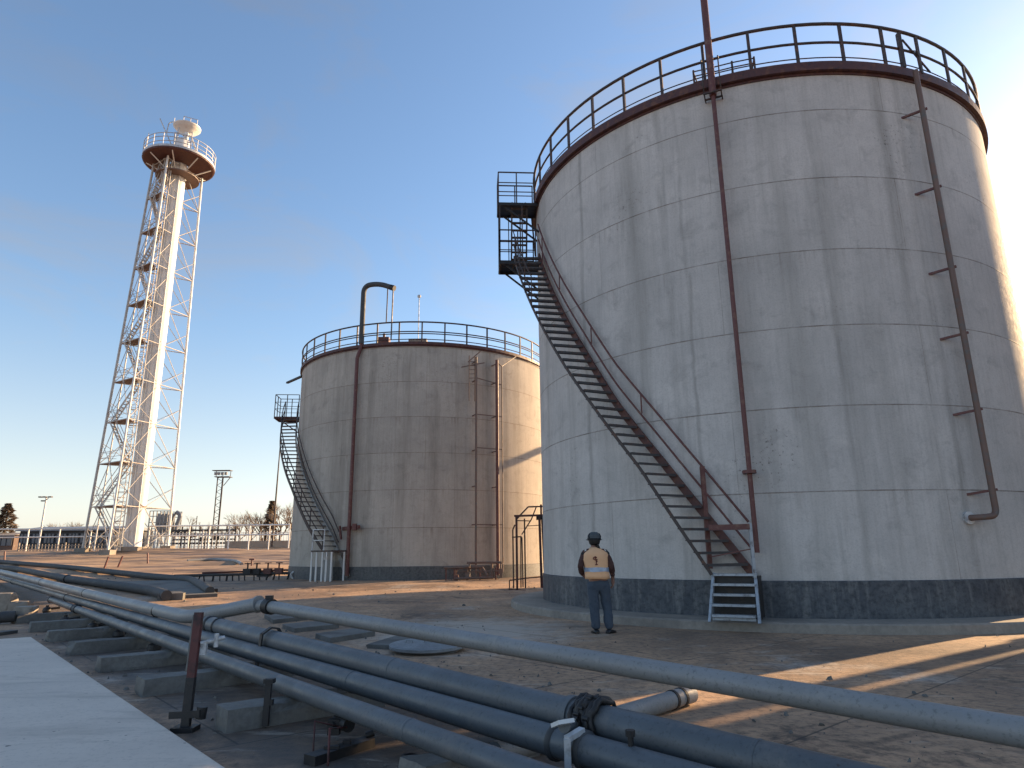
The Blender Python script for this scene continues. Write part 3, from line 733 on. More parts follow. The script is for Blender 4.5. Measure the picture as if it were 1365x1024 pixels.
ND, AD = V((sin(R(49)), cos(R(49)), 0)), V((-sin(R(41)), cos(R(41)), 0))     # across / along the pipe run
st_ = MB(); r_ = random.Random(5)
for k in range(2600):
    if k % 2: p = ND*r_.uniform(1.9, 9.5)+AD*r_.uniform(-4, 16)
    else: p = V((r_.uniform(-26, 11), r_.uniform(6, 46), 0))
    if (p-T1C).length < 8.1 or (p-T2C).length < 7.7: continue
    z = gz(p.x, p.y); s_ = .006+.03*r_.random()**4*(1 if k % 2 else 1.8); o3 = [V((r_.uniform(-1, 1), r_.uniform(-1, 1), 0)).normalized()*s_*r_.uniform(.6, 1.3) for _ in range(4)]
    o3.sort(key=lambda q: atan2(q.y, q.x)); b0_ = len(st_.v); base = V((p.x, p.y, z+.004))
    st_.v += [base+q for q in o3]+[base+q*.5+V((0, 0, s_*r_.uniform(.5, 1.0))) for q in o3]
    for i in range(4): st_.face([b0_+i, b0_+(i+1) % 4, b0_+4+(i+1) % 4, b0_+4+i])
    st_.face([b0_+4, b0_+5, b0_+6, b0_+7])
structure(st_.build('gravel', M['block']), 'stuff')

# ------------------------------------------------------------------ foreground pipe run
def along(y0, z0, az, sl, t):
    return V((sin(R(az))*t, y0+cos(R(az))*t, z0+sl*t))
def P1(t): return along(5.557, .444, -41.9, .013, t)
def P2(t): return along(5.218, .32, -41.0, .006, t)
def P3(t): return along(4.462, .279, -39.9, .0, t)
def PU(t): return along(6.904, .648, -45.78, .029, t)
def pipe_thing(name, pts, r, mat, label, n=24):
    t = thing(name, (pts[0].x, pts[0].y, gz(pts[0].x, pts[0].y)), label, 'pipe', 'long pipes of the foreground run')
    MB().tube(pts, r, n).build('pipe_run', mat, t)
    return t
def collar(t, fn, tt, r, w, mat, name='coupling', k=1.14):
    a, b_ = fn(tt-w/2), fn(tt+w/2); d = b_-a
    mb = MB(); mb.tube([a, a+d*.3, a+d*.7, b_], [r*1.02, r*k, r*k, r*1.02], 24)
    return mb.build(name, mat, t)
tE = 7.9
# left run rising into the elbow, across, and on to the right as the upper pipe
e0 = P1(tE); uj = PU(5.35)
p_l = MB()
pp = [P1(44), P1(30), P1(20), P1(12)]
left_pts = pp+fillet([P1(11), e0+V((0,0,.02)), uj+V((0,0,.02))], .42)[1:-1]
left_end = e0.lerp(uj, .96); left_end.z += .02
pu = thing('bent_pipe', (e0.x, e0.y, 0), 'pale grey pipe that turns across at the red post and runs on as topmost pipe', 'pipe', 'long pipes of the foreground run')
MB().tube(left_pts+[left_end], [.105]*(len(left_pts)+1), 24).build('left_run', M['pipe_light'], pu)
MB().tube(fillet([uj+(e0-uj).normalized()*.10, uj+(PU(5.0)-uj)*.2, PU(4.9)], .1, 3)[1:]+[PU(4.9-1.1*k) for k in range(1, 14)], .084, 24).build('right_run', M['pipe_light'], pu)
dirx = (uj-e0).normalized()
fl = MB(); fl.tube([left_end-dirx*.02, left_end+dirx*.03], .125, 20); fl.build('end_flange', M['pipe_light'], pu)
f2 = MB(); q0, q1 = PU(5.16), PU(5.0); f2.tube([q0, q1], .112, 20); f2.box(PU(5.1)+V((0,0,.13)), (.1, .08, .05)); f2.build('flange', M['darksteel'], pu)
for tt in (9.7, 16.0, 23.0): collar(pu, P1, tt, .105, .05, M['darksteel'], 'coupling', 1.07)
for tt in (3.1, .2, -1.9): collar(pu, PU, tt, .084, .03, M['pipe_light'], 'weld_bead', 1.045)

pr = pipe_thing('straight_pipe', [P1(7.0), P1(3), P1(0), P1(-4)], .11, M['pipe'], 'thick blue grey pipe starting under the bent elbow, wearing a black rubber wrapped clamp')
collar(pr, P1, 1.7, .11, .03, M['pipe'], 'weld_bead', 1.04); collar(pr, P1, -2.0, .11, .03, M['pipe'], 'weld_bead', 1.04); collar(pr, P1, 6.85, .11, .10, M['darksteel'], 'end_ring', 1.14); collar(pr, P1, 6.5, .11, .07, M['darksteel'], 'end_ring', 1.12)
pm = pipe_thing('straight_pipe', [P2(46), P2(20), P2(6), P2(-3)], .098, M['pipe'], 'middle blue grey pipe of the three parallel ones, between the two others')
for tt in (2.4, 8.6, 14): collar(pm, P2, tt, .098, .03, M['pipe'], 'weld_bead', 1.04)
for tt in (19, 33): collar(pm, P2, tt, .098, .06, M['darksteel'])
pn = pipe_thing('straight_pipe', [P3(22), P3(12), P3(4), P3(-2)], .084, M['pipe'], 'nearest blue grey pipe beside the pale slab, resting on concrete sleepers')
collar(pn, P3, 1.2, .084, .03, M['pipe'], 'weld_bead', 1.05); collar(pn, P3, 6.2, .084, .03, M['pipe'], 'weld_bead', 1.05); collar(pn, P3, 17.0, .084, .5, M['pipe_dark'], 'coupling', 1.12); collar(pn, P3, 21.9, .084, .12, M['darksteel'], 'end_ring', 1.2)
for tt in (17.2, 16.8): collar(pn, P3, tt, .084, .06, M['darksteel'], 'clamp', 1.25)
# clamp hardware on the middle of the run
tC = -.76
mb = MB(); c0 = P1(tC)
for w in (.0, .16):
    a, b_ = P1(tC+w-.03), P1(tC+w+.03); mb.tube([a, b_], .126, 24)
mb.build('clamp_band', M['pipe'], pr)
mb = MB(); r_ = random.Random(3)
for k in range(9):
    o2 = -.13+.022*k; a0 = r_.uniform(-1.1, -.4); a1 = r_.uniform(1.2, 2.6); pts = []
    for q in range(11):
        a_ = a0+(a1-a0)*q/10; rr = .128+r_.uniform(-.004, .022); pts.append(P1(tC+o2+r_.uniform(-.015, .015))+V((0,0,1))*rr*cos(a_)-ND*rr*sin(a_))
    mb.tube(pts, [.014+r_.uniform(0, .012) for _ in pts], 6)
for k in range(7):
    a_ = r_.uniform(-.3, 1.7); c = P1(tC-.06+r_.uniform(-.05, .05))+V((0,0,1))*.155*cos(a_)-ND*.155*sin(a_)
    mb.tube([c-AD*.02, c+AD*.025], r_.uniform(.012, .02), 6)
for o2 in (-.02, -.09):
    mb.tube([P1(tC+o2)+V((0,0,1))*.137*cos(a_)-ND*.137*sin(a_) for a_ in [x*.25-.8 for x in range(14)]], .02, 6)
mb.tube([P1(tC-.08)-ND*.14+V((0,0,-.06)), P1(tC-.2)-ND*.22+V((0,0,-.12)), P1(tC-.32)-ND*.26+V((0,0,-.15))], .03, 8)
mb.build('rubber_wrap', M['darksteel'], pr)
mb = MB(); c = P1(tC-.02)-ND*.165+V((0,0,.0)); mb.box(c, (.06, .012, .065), Matrix.Rotation(R(45), 3, 'Z')); mb.build('paper_tag', M['tape'], pr)
s1 = at(752, 968, 4.72); s0 = P1(tC+.05)-ND*.08+V((0,0,-.03))
mb = MB(); mb.tube([s0, s1], .042, 14); mb.build('branch_stub', M['pipe'], pr)
d_ = (s1-s0).normalized()
mb = MB(); mb.box(s1+d_*.03+V((0,0,.02)), (.12, .10, .025), Matrix.Rotation(R(30), 3, 'Z') @ Matrix.Rotation(R(-22), 3, 'X')); mb.build('stub_cap', M['white'], pr)
for tt, w in ((-.05, .05), (.2, .05)): collar(pm, P2, tt-.62, .098, w, M['pipe_dark'], 'clamp', 1.2)
q = P2(-.55)
wp = MB(); w0 = at(756, 985, 4.62); wp.bar(V((w0.x, w0.y, 0)), V((w0.x, w0.y, w0.z)), .05, .04); wp.bar(V((w0.x, w0.y, w0.z)), w0+ND*.14+V((0,0,.03)), .05, .03)
wpo = wp.build('support_post', M['whitesteel']); tag(wpo, 'short white steel post holding the clamp at the bottom centre of the pipe run', 'post')
mb = MB(); c = P2(-1.05); mb.tube([c+V((0,0,.08)), c+V((0,0,.16))], .018, 8); mb.tube([c+V((0,0,.15)), c+V((0,0,.185))], .03, 8); mb.build('plug_valve', M['darksteel'], pm)

# thin pipe between the middle and the nearest
tag(MB().tube([P3(9)+ND*.2+V((0,0,-.12)), P3(-2)+ND*.2+V((0,0,-.12))], .03, 10).build('thin_pipe', M['pipe_dark']), 'thin dark pipe low in the gap behind the nearest of the parallel pipes', 'pipe')
# cross pipe under the run
ca, cb = gp(921, 926, .10), gp(660, 1005, .09)
cpo = thing('cross_pipe', (ca.x, ca.y, 0), 'short pale pipe lying across under the run, its end catching the sun', 'pipe')
MB().tube([ca, cb], .085, 20).build('pipe_run', M['pipe_light'], cpo)
d_ = (cb-ca).normalized()
for s in (.18, .34): MB().tube([ca+d_*s, ca+d_*(s+.04)], .092, 20).build('joint_ring', M['darksteel'], cpo)

# red and black rack post at the elbow
pz = V((-3.0, 6.65, 0))
rp = thing('rack_post', pz, 'worn red and black steel post standing in front of the pipe elbow', 'post')
MB().bar(pz+V((0, .022, .45)), pz+V((.0, .05, 1.02)), .072, .05).build('shaft', M['redblack'], rp); MB().bar(pz, pz+V((.0, .022, .45)), .076, .052).build('lower_shaft', M['darksteel'], rp)
mb = MB(); mb.box(pz+V((.0, .0, .02)), (.20, .17, .045)); mb.bar(pz+V((-.16, .05, .13)), pz+V((.14, -.0, .15)), .09, .06); mb.tube([pz+V((.12, .02, .1)), pz+V((.13, .02, .2))], .045, 10); mb.build('foot', M['darksteel'], rp)
mb = MB(); mb.bar(pz+V((-.043, .01, .5)), pz+V((-.04, .045, 1.0)), .014, .03); mb.build('edge_strip', M['block'], rp)
mb = MB(); mb.tube([pz+V((.04, .05, .74)), pz+V((.22, .16, .78))], .02, 8); mb.box(pz+V((.07, .07, .7)), (.05, .04, .12)); mb.tube([pz+V((.16, .12, .70)), pz+V((.16, .12, .82))], .022, 8); mb.build('tap', M['whitesteel'], rp)
# hooked strap and bracket
hs = MB(); c = P1(4.55); fr = -ND
hp = [V((c.x, c.y, c.z))+ND*.12+V((0,0,.02)), c+ND*.06+V((0,0,.13)), c-ND*.04+V((0,0,.15)), c-ND*.15+V((0,0,.08)), c-ND*.17+V((0,0,-.16)), c-ND*.2+V((0,0,-.44))]
for a, b_ in zip(hp, hp[1:]): hs.bar(a, b_, .075, .02, ND)
tag(hs.build('hook_strap', M['darksteel']), 'black hooked steel strap bent over the upper pipe right of the red post', 'strap')
bk = MB(); q = V((-2.30, 6.72, 0)); bk.bar(q+V((0,0,.02)), q+V((.0,.02,.40)), .055, .04); bk.box(q+V((.035,.01,.22)), (.04, .04, .05)); bk.box(q+V((.0,.03,.40)), (.09, .08, .04))
tag(bk.build('angle_bracket', M['darksteel']), 'black steel bracket bolted to the nearest concrete sleeper', 'bracket')
# sleepers across under the pipes
sl_labels = {4.25: 'concrete sleeper at the bottom edge under the pipes, mostly hidden', 6.62: 'biggest pale concrete sleeper, just right of the red and black post', 8.9: 'pale concrete sleeper half behind the slab, left of the red and black post',
 11.1: 'third concrete sleeper back along the slab edge', 13.4: 'fourth concrete sleeper back along the slab edge, near its far corner', 15.7: 'fifth concrete sleeper back, beyond the far corner of the slab', 18.0: 'sixth concrete sleeper back under the pipes', 20.4: 'farthest concrete sleeper under the pipes at the left edge'}
for k, (a, lab) in enumerate(sl_labels.items()):
    n0 = 2.86 if k == 0 else (2.33 if k == 1 else 2.2-.02*k)
    n1 = 3.95; mid = AD*(a+.17)+ND*((n0+n1)/2)
    hgt = .19 if k else .12
    tag(rough_block('concrete_sleeper', (mid.x, mid.y, gz(mid.x, mid.y)+hgt/2-.02), (n1-n0, .36, hgt+.04), R(41+rnd.uniform(-1.5, 1.5)), M['block'], k+1), lab, 'sleeper', 'concrete sleepers under the pipe run')
# saddle feet below the nearest pipe
for (u, v, lab) in ((293, 913, 'round black pipe foot just left below the red and black post'), (205, 872, 'second round black pipe foot back from the red post'), (158, 853, 'third black pipe foot back, by a sleeper'), (123, 843, 'fourth black pipe foot back, with a flat arm'), (86, 834, 'fifth black pipe foot back along the run'), (62, 819, 'farthest black pipe foot, near the left end of the run')):
    p = gp(u, v-2); mb = MB()
    mb.lathe([(.0, .0), (.09, .0), (.11, .05), (.10, .12), (.06, .15), (0, .16)], p, 14)
    mb.tube([p+ND*.05+V((0,0,.1)), p+ND*.3+V((0,0,.12))], .03, 8); mb.bar(p+V((0,0,.1)), p+V((0,0,.2)), .06, .05)
    tag(mb.build('pipe_support', M['darksteel']), lab, 'pipe support', 'black feet under the nearest pipe')
fr_ = gp(308, 912); 
# hanging valve with two rods and the oily beam end
v0 = P3(2.3)+V((0,0,-.13)); hv = thing('hanging_valve', (v0.x, v0.y, 0), 'black valve clamped under the nearest pipe with two thin red rods down to the ground', 'valve')
mb = MB(); mb.tube([v0+AD*.1, v0-AD*.12], .055, 12); mb.box(v0+V((-.06, -.03, -.02)), (.1, .07, .12)); mb.tube([v0, v0-ND*.1], .03, 8); mb.build('valve_body', M['darksteel'], hv)
g1, g2 = gp(417, 1010), gp(437, 1022)
MB().tube([v0+V((.02,-.03,-.03)), g1+V((0,0,.26)), g1], .008, 6).build('rod', M['redblack'], hv)
MB().tube([v0+V((.06,-.06,-.02)), g2+V((0,0,.26)), g2], .009, 6).build('rod', M['redblack'], hv)
ba, bb_ = gp(412, 1021), gp(492, 996)
mb = MB(); mb.bar(ba+V((0,0,.035)), bb_+V((0,0,.035)), .13, .07); mb.tube([bb_+V((-.03,0,.08)), bb_+V((.03,.02,.1))], .03, 8); mb.box(ba.lerp(bb_, .6)+V((0,0,.085)), (.06, .03, .03)); mb.box(ba.lerp(bb_, .35)+V((0,0,.08)), (.12, .03, .02))
tag(mb.build('beam_offcut', M['darksteel']), 'short oily black beam lying on the concrete under the pipes', 'beam')
q = gp(566, 1024); mb = MB()
for k in range(7): mb.box(q+V((r_.uniform(-.15, .15), r_.uniform(-.05, .1), .03)), (.12, .08, .08), Matrix.Rotation(r_.uniform(0, 3), 3, 'Z'))
tag(mb.build('scrap_lump', M['darksteel']), 'lumpy black scrap on the ground at the bottom edge, right of the oily beam', 'scrap')

# pale slab in the lower left corner
sl = MB(); n0, n1, a0, a1 = -6.0, 1.93, -3.0, 16.3
c4 = [ND*n0+AD*a0, ND*n1+AD*a0, ND*n1+AD*a1, ND*n0+AD*(a1+1.2)]
sl.poly([V((p.x, p.y, .0)) for p in c4], .065)
tag(sl.build('concrete_slab', M['slab'], None, .02), 'big smooth pale slab filling the lower left corner', 'slab')
# lids and strips by the pipes
p = gp(570, 868); lid = MB(); tilt = Matrix.Rotation(R(2), 3, 'X')
lid.lathe([(.0, .13), (.55, .125), (.62, .11), (.62, .07), (.5, .02), (.5, -.02)], p, 48, axis=tilt)
for k in range(3): lid.tube([p+V((-.3+.3*k-.06, .0, .12)), p+V((-.3+.3*k-.05, 0, .16)), p+V((-.3+.3*k+.05, 0, .16)), p+V((-.3+.3*k+.06, .0, .12))], .012, 6)
tag(lid.build('manhole_lid', M['lid']), 'round pale lid lying behind the pipes in the middle of the yard', 'lid')
def flat(name, quad, h, mat, lab, cat, group=None):
    ps = [gp(u, v) for u, v in quad]
    mb = MB(); mb.poly([V((p.x, p.y, gz(p.x, p.y)-.01)) for p in ps], h+.01)
    return tag(mb.build(name, mat, None, .01), lab, cat, group)
flat('cover_slab', [(489, 865), (545, 868), (568, 853), (540, 849)], .07, M['block'], 'flat grey cover slab just left of the round lid', 'slab')
for quad, lab in (([(352, 824), (364, 832), (418, 826), (404, 820)], 'dark concrete kerb strip nearest the flange behind the upper pipe'), ([(376, 838), (392, 844), (452, 838), (436, 832)], 'middle one of the three low kerb strips behind the upper pipe'), ([(420, 851), (440, 858), (500, 848), (480, 843)], 'low kerb strip nearest the flat cover slab')):
    flat('kerb_strip', quad, .09, M['block'], lab, 'kerb', 'kerb strips behind the upper pipe')

# blocks catching the sun at the left edge
p = gp(32, 829); tag(rough_block('concrete_block', p+V((0, 0, .18)), (.42, .5, .36), R(20), M['plinth'], 21, .98), 'small sunlit concrete block in front of the stub pipe at the left edge', 'block', 'sunlit blocks at the left edge')
p = gp(27, 816); tag(rough_block('concrete_block', p+V((0, 0, .14)), (.5, .4, .3), R(10), M['plinth'], 22, .98), 'sunlit concrete block behind the stub pipe at the left edge', 'block', 'sunlit blocks at the left edge')
p = gp(4, 815); tag(rough_block('concrete_block', p+V((-.1, 0, .25)), (.7, .5, .5), R(10), M['plinth'], 23, .98), 'largest sunlit concrete block, cut by the left edge', 'block', 'sunlit blocks at the left edge')
a, b_ = gp(-40, 826, .14), gp(20, 822, .16); tag(MB().tube([a, b_], .13, 16).build('stub_pipe', M['pipe_dark']), 'short dark pipe lying against the sunlit blocks at the left edge', 'pipe')
a, b_ = gp(-10, 846, .03), gp(18, 842, .03); tag(MB().bar(a, b_, .2, .06).build('timber_beam', M['pipe_dark']), 'flat dark beam on the ground just behind the slab at the left edge', 'beam')

# dark insulated lines beyond the run
def ground_pipe(name, px, r, h, mat, lab, n=14):
    pts = [gp(u, v, h) for u, v in px]
    return pts, MB().tube(fillet(pts, .9, 4), r, n)
pts, mb = ground_pipe('insulated_pipe', [(-60, 744), (0, 749), (102, 757.5), (200, 768.5), (255, 773), (280, 788)], .16, .18, M['pipe_dark'], '')
ip = thing('insulated_pipe', pts[3], 'dark thick ground pipe that bends down at its right end', 'pipe', 'dark pipes on the ground'); mb.build('pipe_run', M['pipe_dark'], ip)
e = gp(281, 790); MB().box(e+V((0, 0, .06)), (.45, .4, .16), Matrix.Rotation(.5, 3, 'Z')).build('end_block', M['darksteel'], ip)
pts, mb = ground_pipe('insulated_pipe', [(-30, 754), (24, 759), (90, 772), (150, 780), (205, 788), (222, 794)], .17, .18, M['pipe_dark'], '')
ip = thing('insulated_pipe', pts[2], 'dark thick ground pipe with a joint ring, ending at a low block', 'pipe', 'dark pipes on the ground'); mb.build('pipe_run', M['pipe_dark'], ip)
c = pts[2]; d = (pts[3]-pts[2]).normalized(); MB().tube([c-d*.05, c+d*.05], .2, 14).build('joint_ring', M['darksteel'], ip)
flat('cover_slab', [(214, 800), (290, 796), (262, 776), (150, 779)], .12, M['block'], 'flat dark slab between the ends of the two dark ground pipes', 'slab')
e = gp(228, 800); MB().box(e+V((0, 0, .1)), (.8, .3, .25), Matrix.Rotation(.2, 3, 'Z')).build('end_block', M['block'], ip)

# low pipeline with hanging fittings, left of the far tank
lp = gp(300, 765)
lo = thing('low_pipeline', lp, 'low dark pipeline on many short legs with red valves, left of the far tank', 'pipeline')
a, b_ = gp(232, 768, .30), gp(386, 764, .32)
MB().tube([a, b_], .07, 10).build('pipe_run', M['pipe_dark'], lo)
MB().tube([gp(270, 764, .34), gp(386, 760, .36)], .05, 10).build('pipe_run', M['redpipe'], lo)
for k in range(17):
    p = a.lerp(b_, (k+rnd.uniform(.2, .8))/17); MB().bar(V((p.x, p.y, gz(p.x, p.y)-.02)), p+V((rnd.uniform(-.08, .08), 0, rnd.uniform(-.06, .1))), rnd.choice((.04, .05, .12)), .05).build('leg', M['darksteel'], lo)
for t in (.62, .7, .8, .9):
    p = a.lerp(b_, t); mb = MB(); mb.box(p+V((0, 0, .12)), (.38, .25, .28)); mb.tube([p+V((0,0,.1)), p+V((0,0,.5))], .04, 8); mb.lathe([(.02, .0), (.17, .0), (.17, .04), (.02, .04)], p+V((0, 0, .5)), 12); mb.build('valve', M['redpipe'] if t > .75 else M['darksteel'], lo)
p = gp(352, 769); mb = MB(); mb.box(p+V((0,0,.18)), (.7, .5, .36)); mb.tube([p+V((-.5,0,.2)), p+V((.5,0,.2))], .13, 10); tag(mb.build('pump', M['darksteel']), 'small black pump on the ground at the right end of the low pipeline', 'pump')
pts = [gp(u, v, .12) for u, v in ((250, 748), (285, 745.5), (315, 748), (322, 752))]
tag(MB().tube(fillet(pts, 1.0), .12, 10).build('curved_pipe', M['pipe_light']), 'pale curved pipe lying on the sunlit field in front of the fence', 'pipe')
p = gp(335, 756); mb = MB(); mb.tube([p, p+V((0,0,.5))], .05, 8); mb.box(p+V((0,0,.5)), (.35, .1, .1)); mb.tube([p+V((-.3,.1,.0)), p+V((-.3,.1,.3))], .04, 8); tag(mb.build('standpipe', M['redpipe']), 'small red standpipe on the sunlit field beside the pale curved pipe', 'standpipe')
for (u, v, dx, lab) in ((157, 756, .25, 'leaning red stub post on the sunlit field below the tower'), (197, 751, -.1, 'short dark red stub post right of the leaning one'), (139, 757, .2, 'small red stub post beside the dark pipe on the field'), (6, 748, -.1, 'small red stub post at the left edge')):
    p = gp(u, v); tag(MB().bar(p-V((0,0,.05)), p+V((dx, 0, .75)), .09, .09).build('stub_post', M['redpipe']), lab, 'post', 'stub posts on the field')
p = gp(392, 772); mb = MB(); mb.tube([p+V((.17*cos(k*pi/8), 0, .19+.17*sin(k*pi/8))) for k in range(16)], .05, 8, closed=True); tag(mb.build('white_ring', M['white']), 'white ring propped at the foot of the far tank\'s left edge', 'ring')

# manifold at the far tank's foot
mo = pol(T2C, R2+1.25, -68, ZG2); mf = thing('pipe_manifold', mo, 'low rusty pipework with valves at the foot of the far tank', 'pipe manifold')
ex = V((1, .06, 0)).normalized()
def mp(x, z, d=0): return mo+ex*((x-470)*.0061)+V((0, d, (850-z)*.0061+.08))
for pts, r in (([mp(440, 735), mp(705, 735)], .05), ([mp(268, 772), mp(560, 768)], .06), ([mp(350, 850, -.2), mp(640, 845, -.2)], .06), ([mp(460, 735), mp(460, 850)], .055), ([mp(630, 735), mp(635, 850)], .055), ([mp(560, 770), mp(600, 830, -.3)], .04), ([mp(380, 800), mp(700, 800)], .035)):
    MB().tube(pts, r, 10).build('pipe_run', M['brown'], mf)
for x in (282, 345, 540, 660): MB().bar(mp(x, 862, .05), mp(x, 772, .05), .07, .07).build('leg', M['redpipe'], mf)
for x, z in ((362, 842), (446, 825), (700, 800)):
    mb = MB(); p = mp(x, z, -.1); mb.box(p, (.2, .2, .24)); mb.tube([p, p+V((0,0,.36))], .03, 8); mb.lathe([(.03, 0), (.14, 0), (.14, .03), (.03, .03)], p+V((0,0,.34)), 12, smooth=False); mb.box(p-V((0,0,.18)), (.12, .12, .2)); mb.build('valve', M['redpipe'] if x < 400 else M['brown'], mf)

# dark red pipe frame at the near tank's left edge
fo = gp(712, 786); fo.z = gz(fo.x, fo.y)
pf = thing('steel_frame', fo, 'dark red steel frame of upright bars half behind the left edge of the near tank', 'frame')
k_ = fo.y/F*.15625/.97
def fpnt(x, z, d=0): return fo+V(((x-972)*k_*1.0, d, (925-z)*k_))
for pts, w, d in (([(838, 930), (838, 355)], .09, -.4), ([(905, 930), (905, 370)], .06, .4), ([(810, 915), (808, 460), (826, 420)], .06, .2), ([(868, 910), (872, 515)], .05, 0), ([(885, 910), (882, 520)], .05, .3), ([(1030, 910), (1022, 350)], .10, -.4), ([(1065, 905), (1048, 350)], .08, .4),
    ([(820, 356), (1055, 352)], .08, -.4), ([(845, 372), (935, 280), (1060, 278)], .06, 0), ([(1000, 285), (960, 380), (880, 500)], .05, 0), ([(800, 520), (880, 515)], .05, .2), ([(830, 385), (960, 390)], .04, .4), ([(770, 922), (905, 930)], .07, -.4), ([(778, 920), (778, 850), (905, 835), (1065, 822)], .045, -.6), ([(1040, 352), (1040, 262)], .08, .0), ([(920, 430), (1020, 425)], .03, .4)):
    mb = MB()
    for a, b_ in zip(pts, pts[1:]): mb.bar(fpnt(*a, d), fpnt(*b_, d), w, w)
    mb.build('bar', M['rail'] if w < .07 else M['redblack'], pf)
for x in (838, 1028):
    MB().bar(fpnt(x, 358, -.4), fpnt(x, 358, .4), .06).build('bar', M['rail'], pf)
MB().box(fpnt(1030, 365, 0), (.3, .5, .2)).build('top_box', M['darksteel'], pf)

# ------------------------------------------------------------------ flare tower
S = V((-36.6, 66, 1.95)); E1, E2 = V((.874, .485, 0)), V((-.485, .874, 0))
tw = thing('flare_tower', S, 'tall white flare tower with a round platform near its top, at the left', 'tower')
def tp(a, b_, z): return V((S.x, S.y, 0))+E1*a+E2*b_+V((0, 0, z))
ZL, ZU = 2.0, 43.0
MB().tube([tp(0, 0, 2.0), tp(0, 0, 20), tp(0, 0, 46.4)], [.80, .80, .82], 28).build('stack', M['stack'], tw)
for zz in (9.3, 6.1): MB().tube([tp(0,0,zz), tp(0,0,zz+.12)], .86, 28).build('stack_ring', M['brown'] if zz < 7 else M['white'], tw)
MB().tube([tp(.15, -.88, 2.2), tp(.15, -.9, 44)], .07, 8).build('side_pipe', M['white'], tw)
MB().tube([tp(-.5, -.78, 2.2), tp(-.5, -.8, 44)], .05, 8).build('side_pipe', M['white'], tw)
legs = [((-4.05, 1.0), (-2.45, .6)), ((3.15, 2.0), (2.45, 1.2)), ((-1.9, -3.0), (-1.15, -1.9))]
def lg(i, z):
    t = (z-ZL)/(ZU-ZL); (a0, b0_), (a1, b1) = legs[i]; return tp(a0+(a1-a0)*t, b0_+(b1-b0_)*t, z)
for i in range(3): MB().tube([lg(i, ZL-.3), lg(i, ZU+.2)], .12 if i != 2 else .10, 10).build('leg', M['tower'] if i == 0 else M['white'], tw)
MB().tube([lg(0, ZL)+E1*.9, lg(0, ZU)+E1*.5], .07, 8).build('guide_pipe', M['white'], tw)
nb = 10; zs = [ZL+(ZU-ZL)*k/nb for k in range(nb+1)]
for k in range(nb):
    z0, z1 = zs[k], zs[k+1]
    for i, j in ((0, 1), (1, 2), (2, 0)):
        m1 = lg(i, z1).lerp(lg(j, z1), .5)
        MB().tube([lg(i, z1), lg(j, z1)], .05, 6).build('strut', M['tower'], tw)
        mb = MB(); mb.tube([lg(i, z0), m1], .038, 6); mb.tube([lg(j, z0), m1], .038, 6); mb.build('brace', M['tower'], tw)
        m0 = lg(i, z0).lerp(lg(j, z0), .5); mb = MB(); mb.tube([lg(i, z0+(z1-z0)*.5), m0], .028, 5); mb.tube([lg(j, z0+(z1-z0)*.5), m0], .028, 5); mb.build('brace', M['tower'], tw)
    # rest platform on the left side of the tower
    q0, q1 = lg(0, z1), lg(2, z1); c = tp(-.8, -.4, z1)
    mb = MB(); mb.poly([q0+V((0,0,-.05)), q1+V((0,0,-.05)), c+V((0,0,-.05)), q0.lerp(c, .5)+E2*.5+V((0,0,-.05))], .06)
    mb.build('rest_platform', M['brown'], tw)
    mb = MB()
    for zz in (.55, 1.1):
        mb.bar(q0+V((0,0,zz)), q1+V((0,0,zz)), .035); mb.bar(q0+V((0,0,zz)), q0.lerp(c, .5)+V((0,0,zz)), .035)
    for q in (q0, q0.lerp(q1, .5), q1): mb.bar(q, q+V((0,0,1.1)), .04)
    mb.build('platform_rail', M['tower'], tw)
    # zigzag flight between the platforms
    f0, f1 = (q0.lerp(q1, .25), c.lerp(q1, .3)) if k % 2 else (c.lerp(q1, .3), q0.lerp(q1, .25))
    f0 = f0+V((0,0,z0-z1)); mb = MB(); sd = (f1-f0); sd.z = 0; sd = V((-sd.y, sd.x, 0)).normalized()*.32
    mb.bar(f0+sd, f1+sd, .05, .12); mb.bar(f0-sd, f1-sd, .05, .12)
    mb.tube([f0+sd+V((0,0,1)), f1+sd+V((0,0,1))], .03, 6); mb.tube([f0-sd+V((0,0,1)), f1-sd+V((0,0,1))], .03, 6)
    for s in range(13): mb.bar(f0.lerp(f1, (s+.5)/13)+sd, f0.lerp(f1, (s+.5)/13)-sd, .2, .04)
    mb.build('stair_flight', M['tower'], tw)
# caged ladder beside the stack
mb = MB(); 
def lad(x, z): return tp(-1.5+.35*(z-ZL)/(ZU-ZL)+x, -1.4, z)
for x in (-.25, .25): mb.tube([lad(x, ZL), lad(x, ZU)], .045, 6)
z = ZL+.4
while z < ZU: mb.bar(lad(-.25, z), lad(.25, z), .035); z += .45
z = ZL+2.5
while z < ZU:
    mb.tube([lad(.42*cos(t), z)+E2*(-.42*sin(t)) for t in [pi*k/6 for k in range(7)]], .028, 5); z += 1.2
mb.build('ladder', M['tower'], tw)
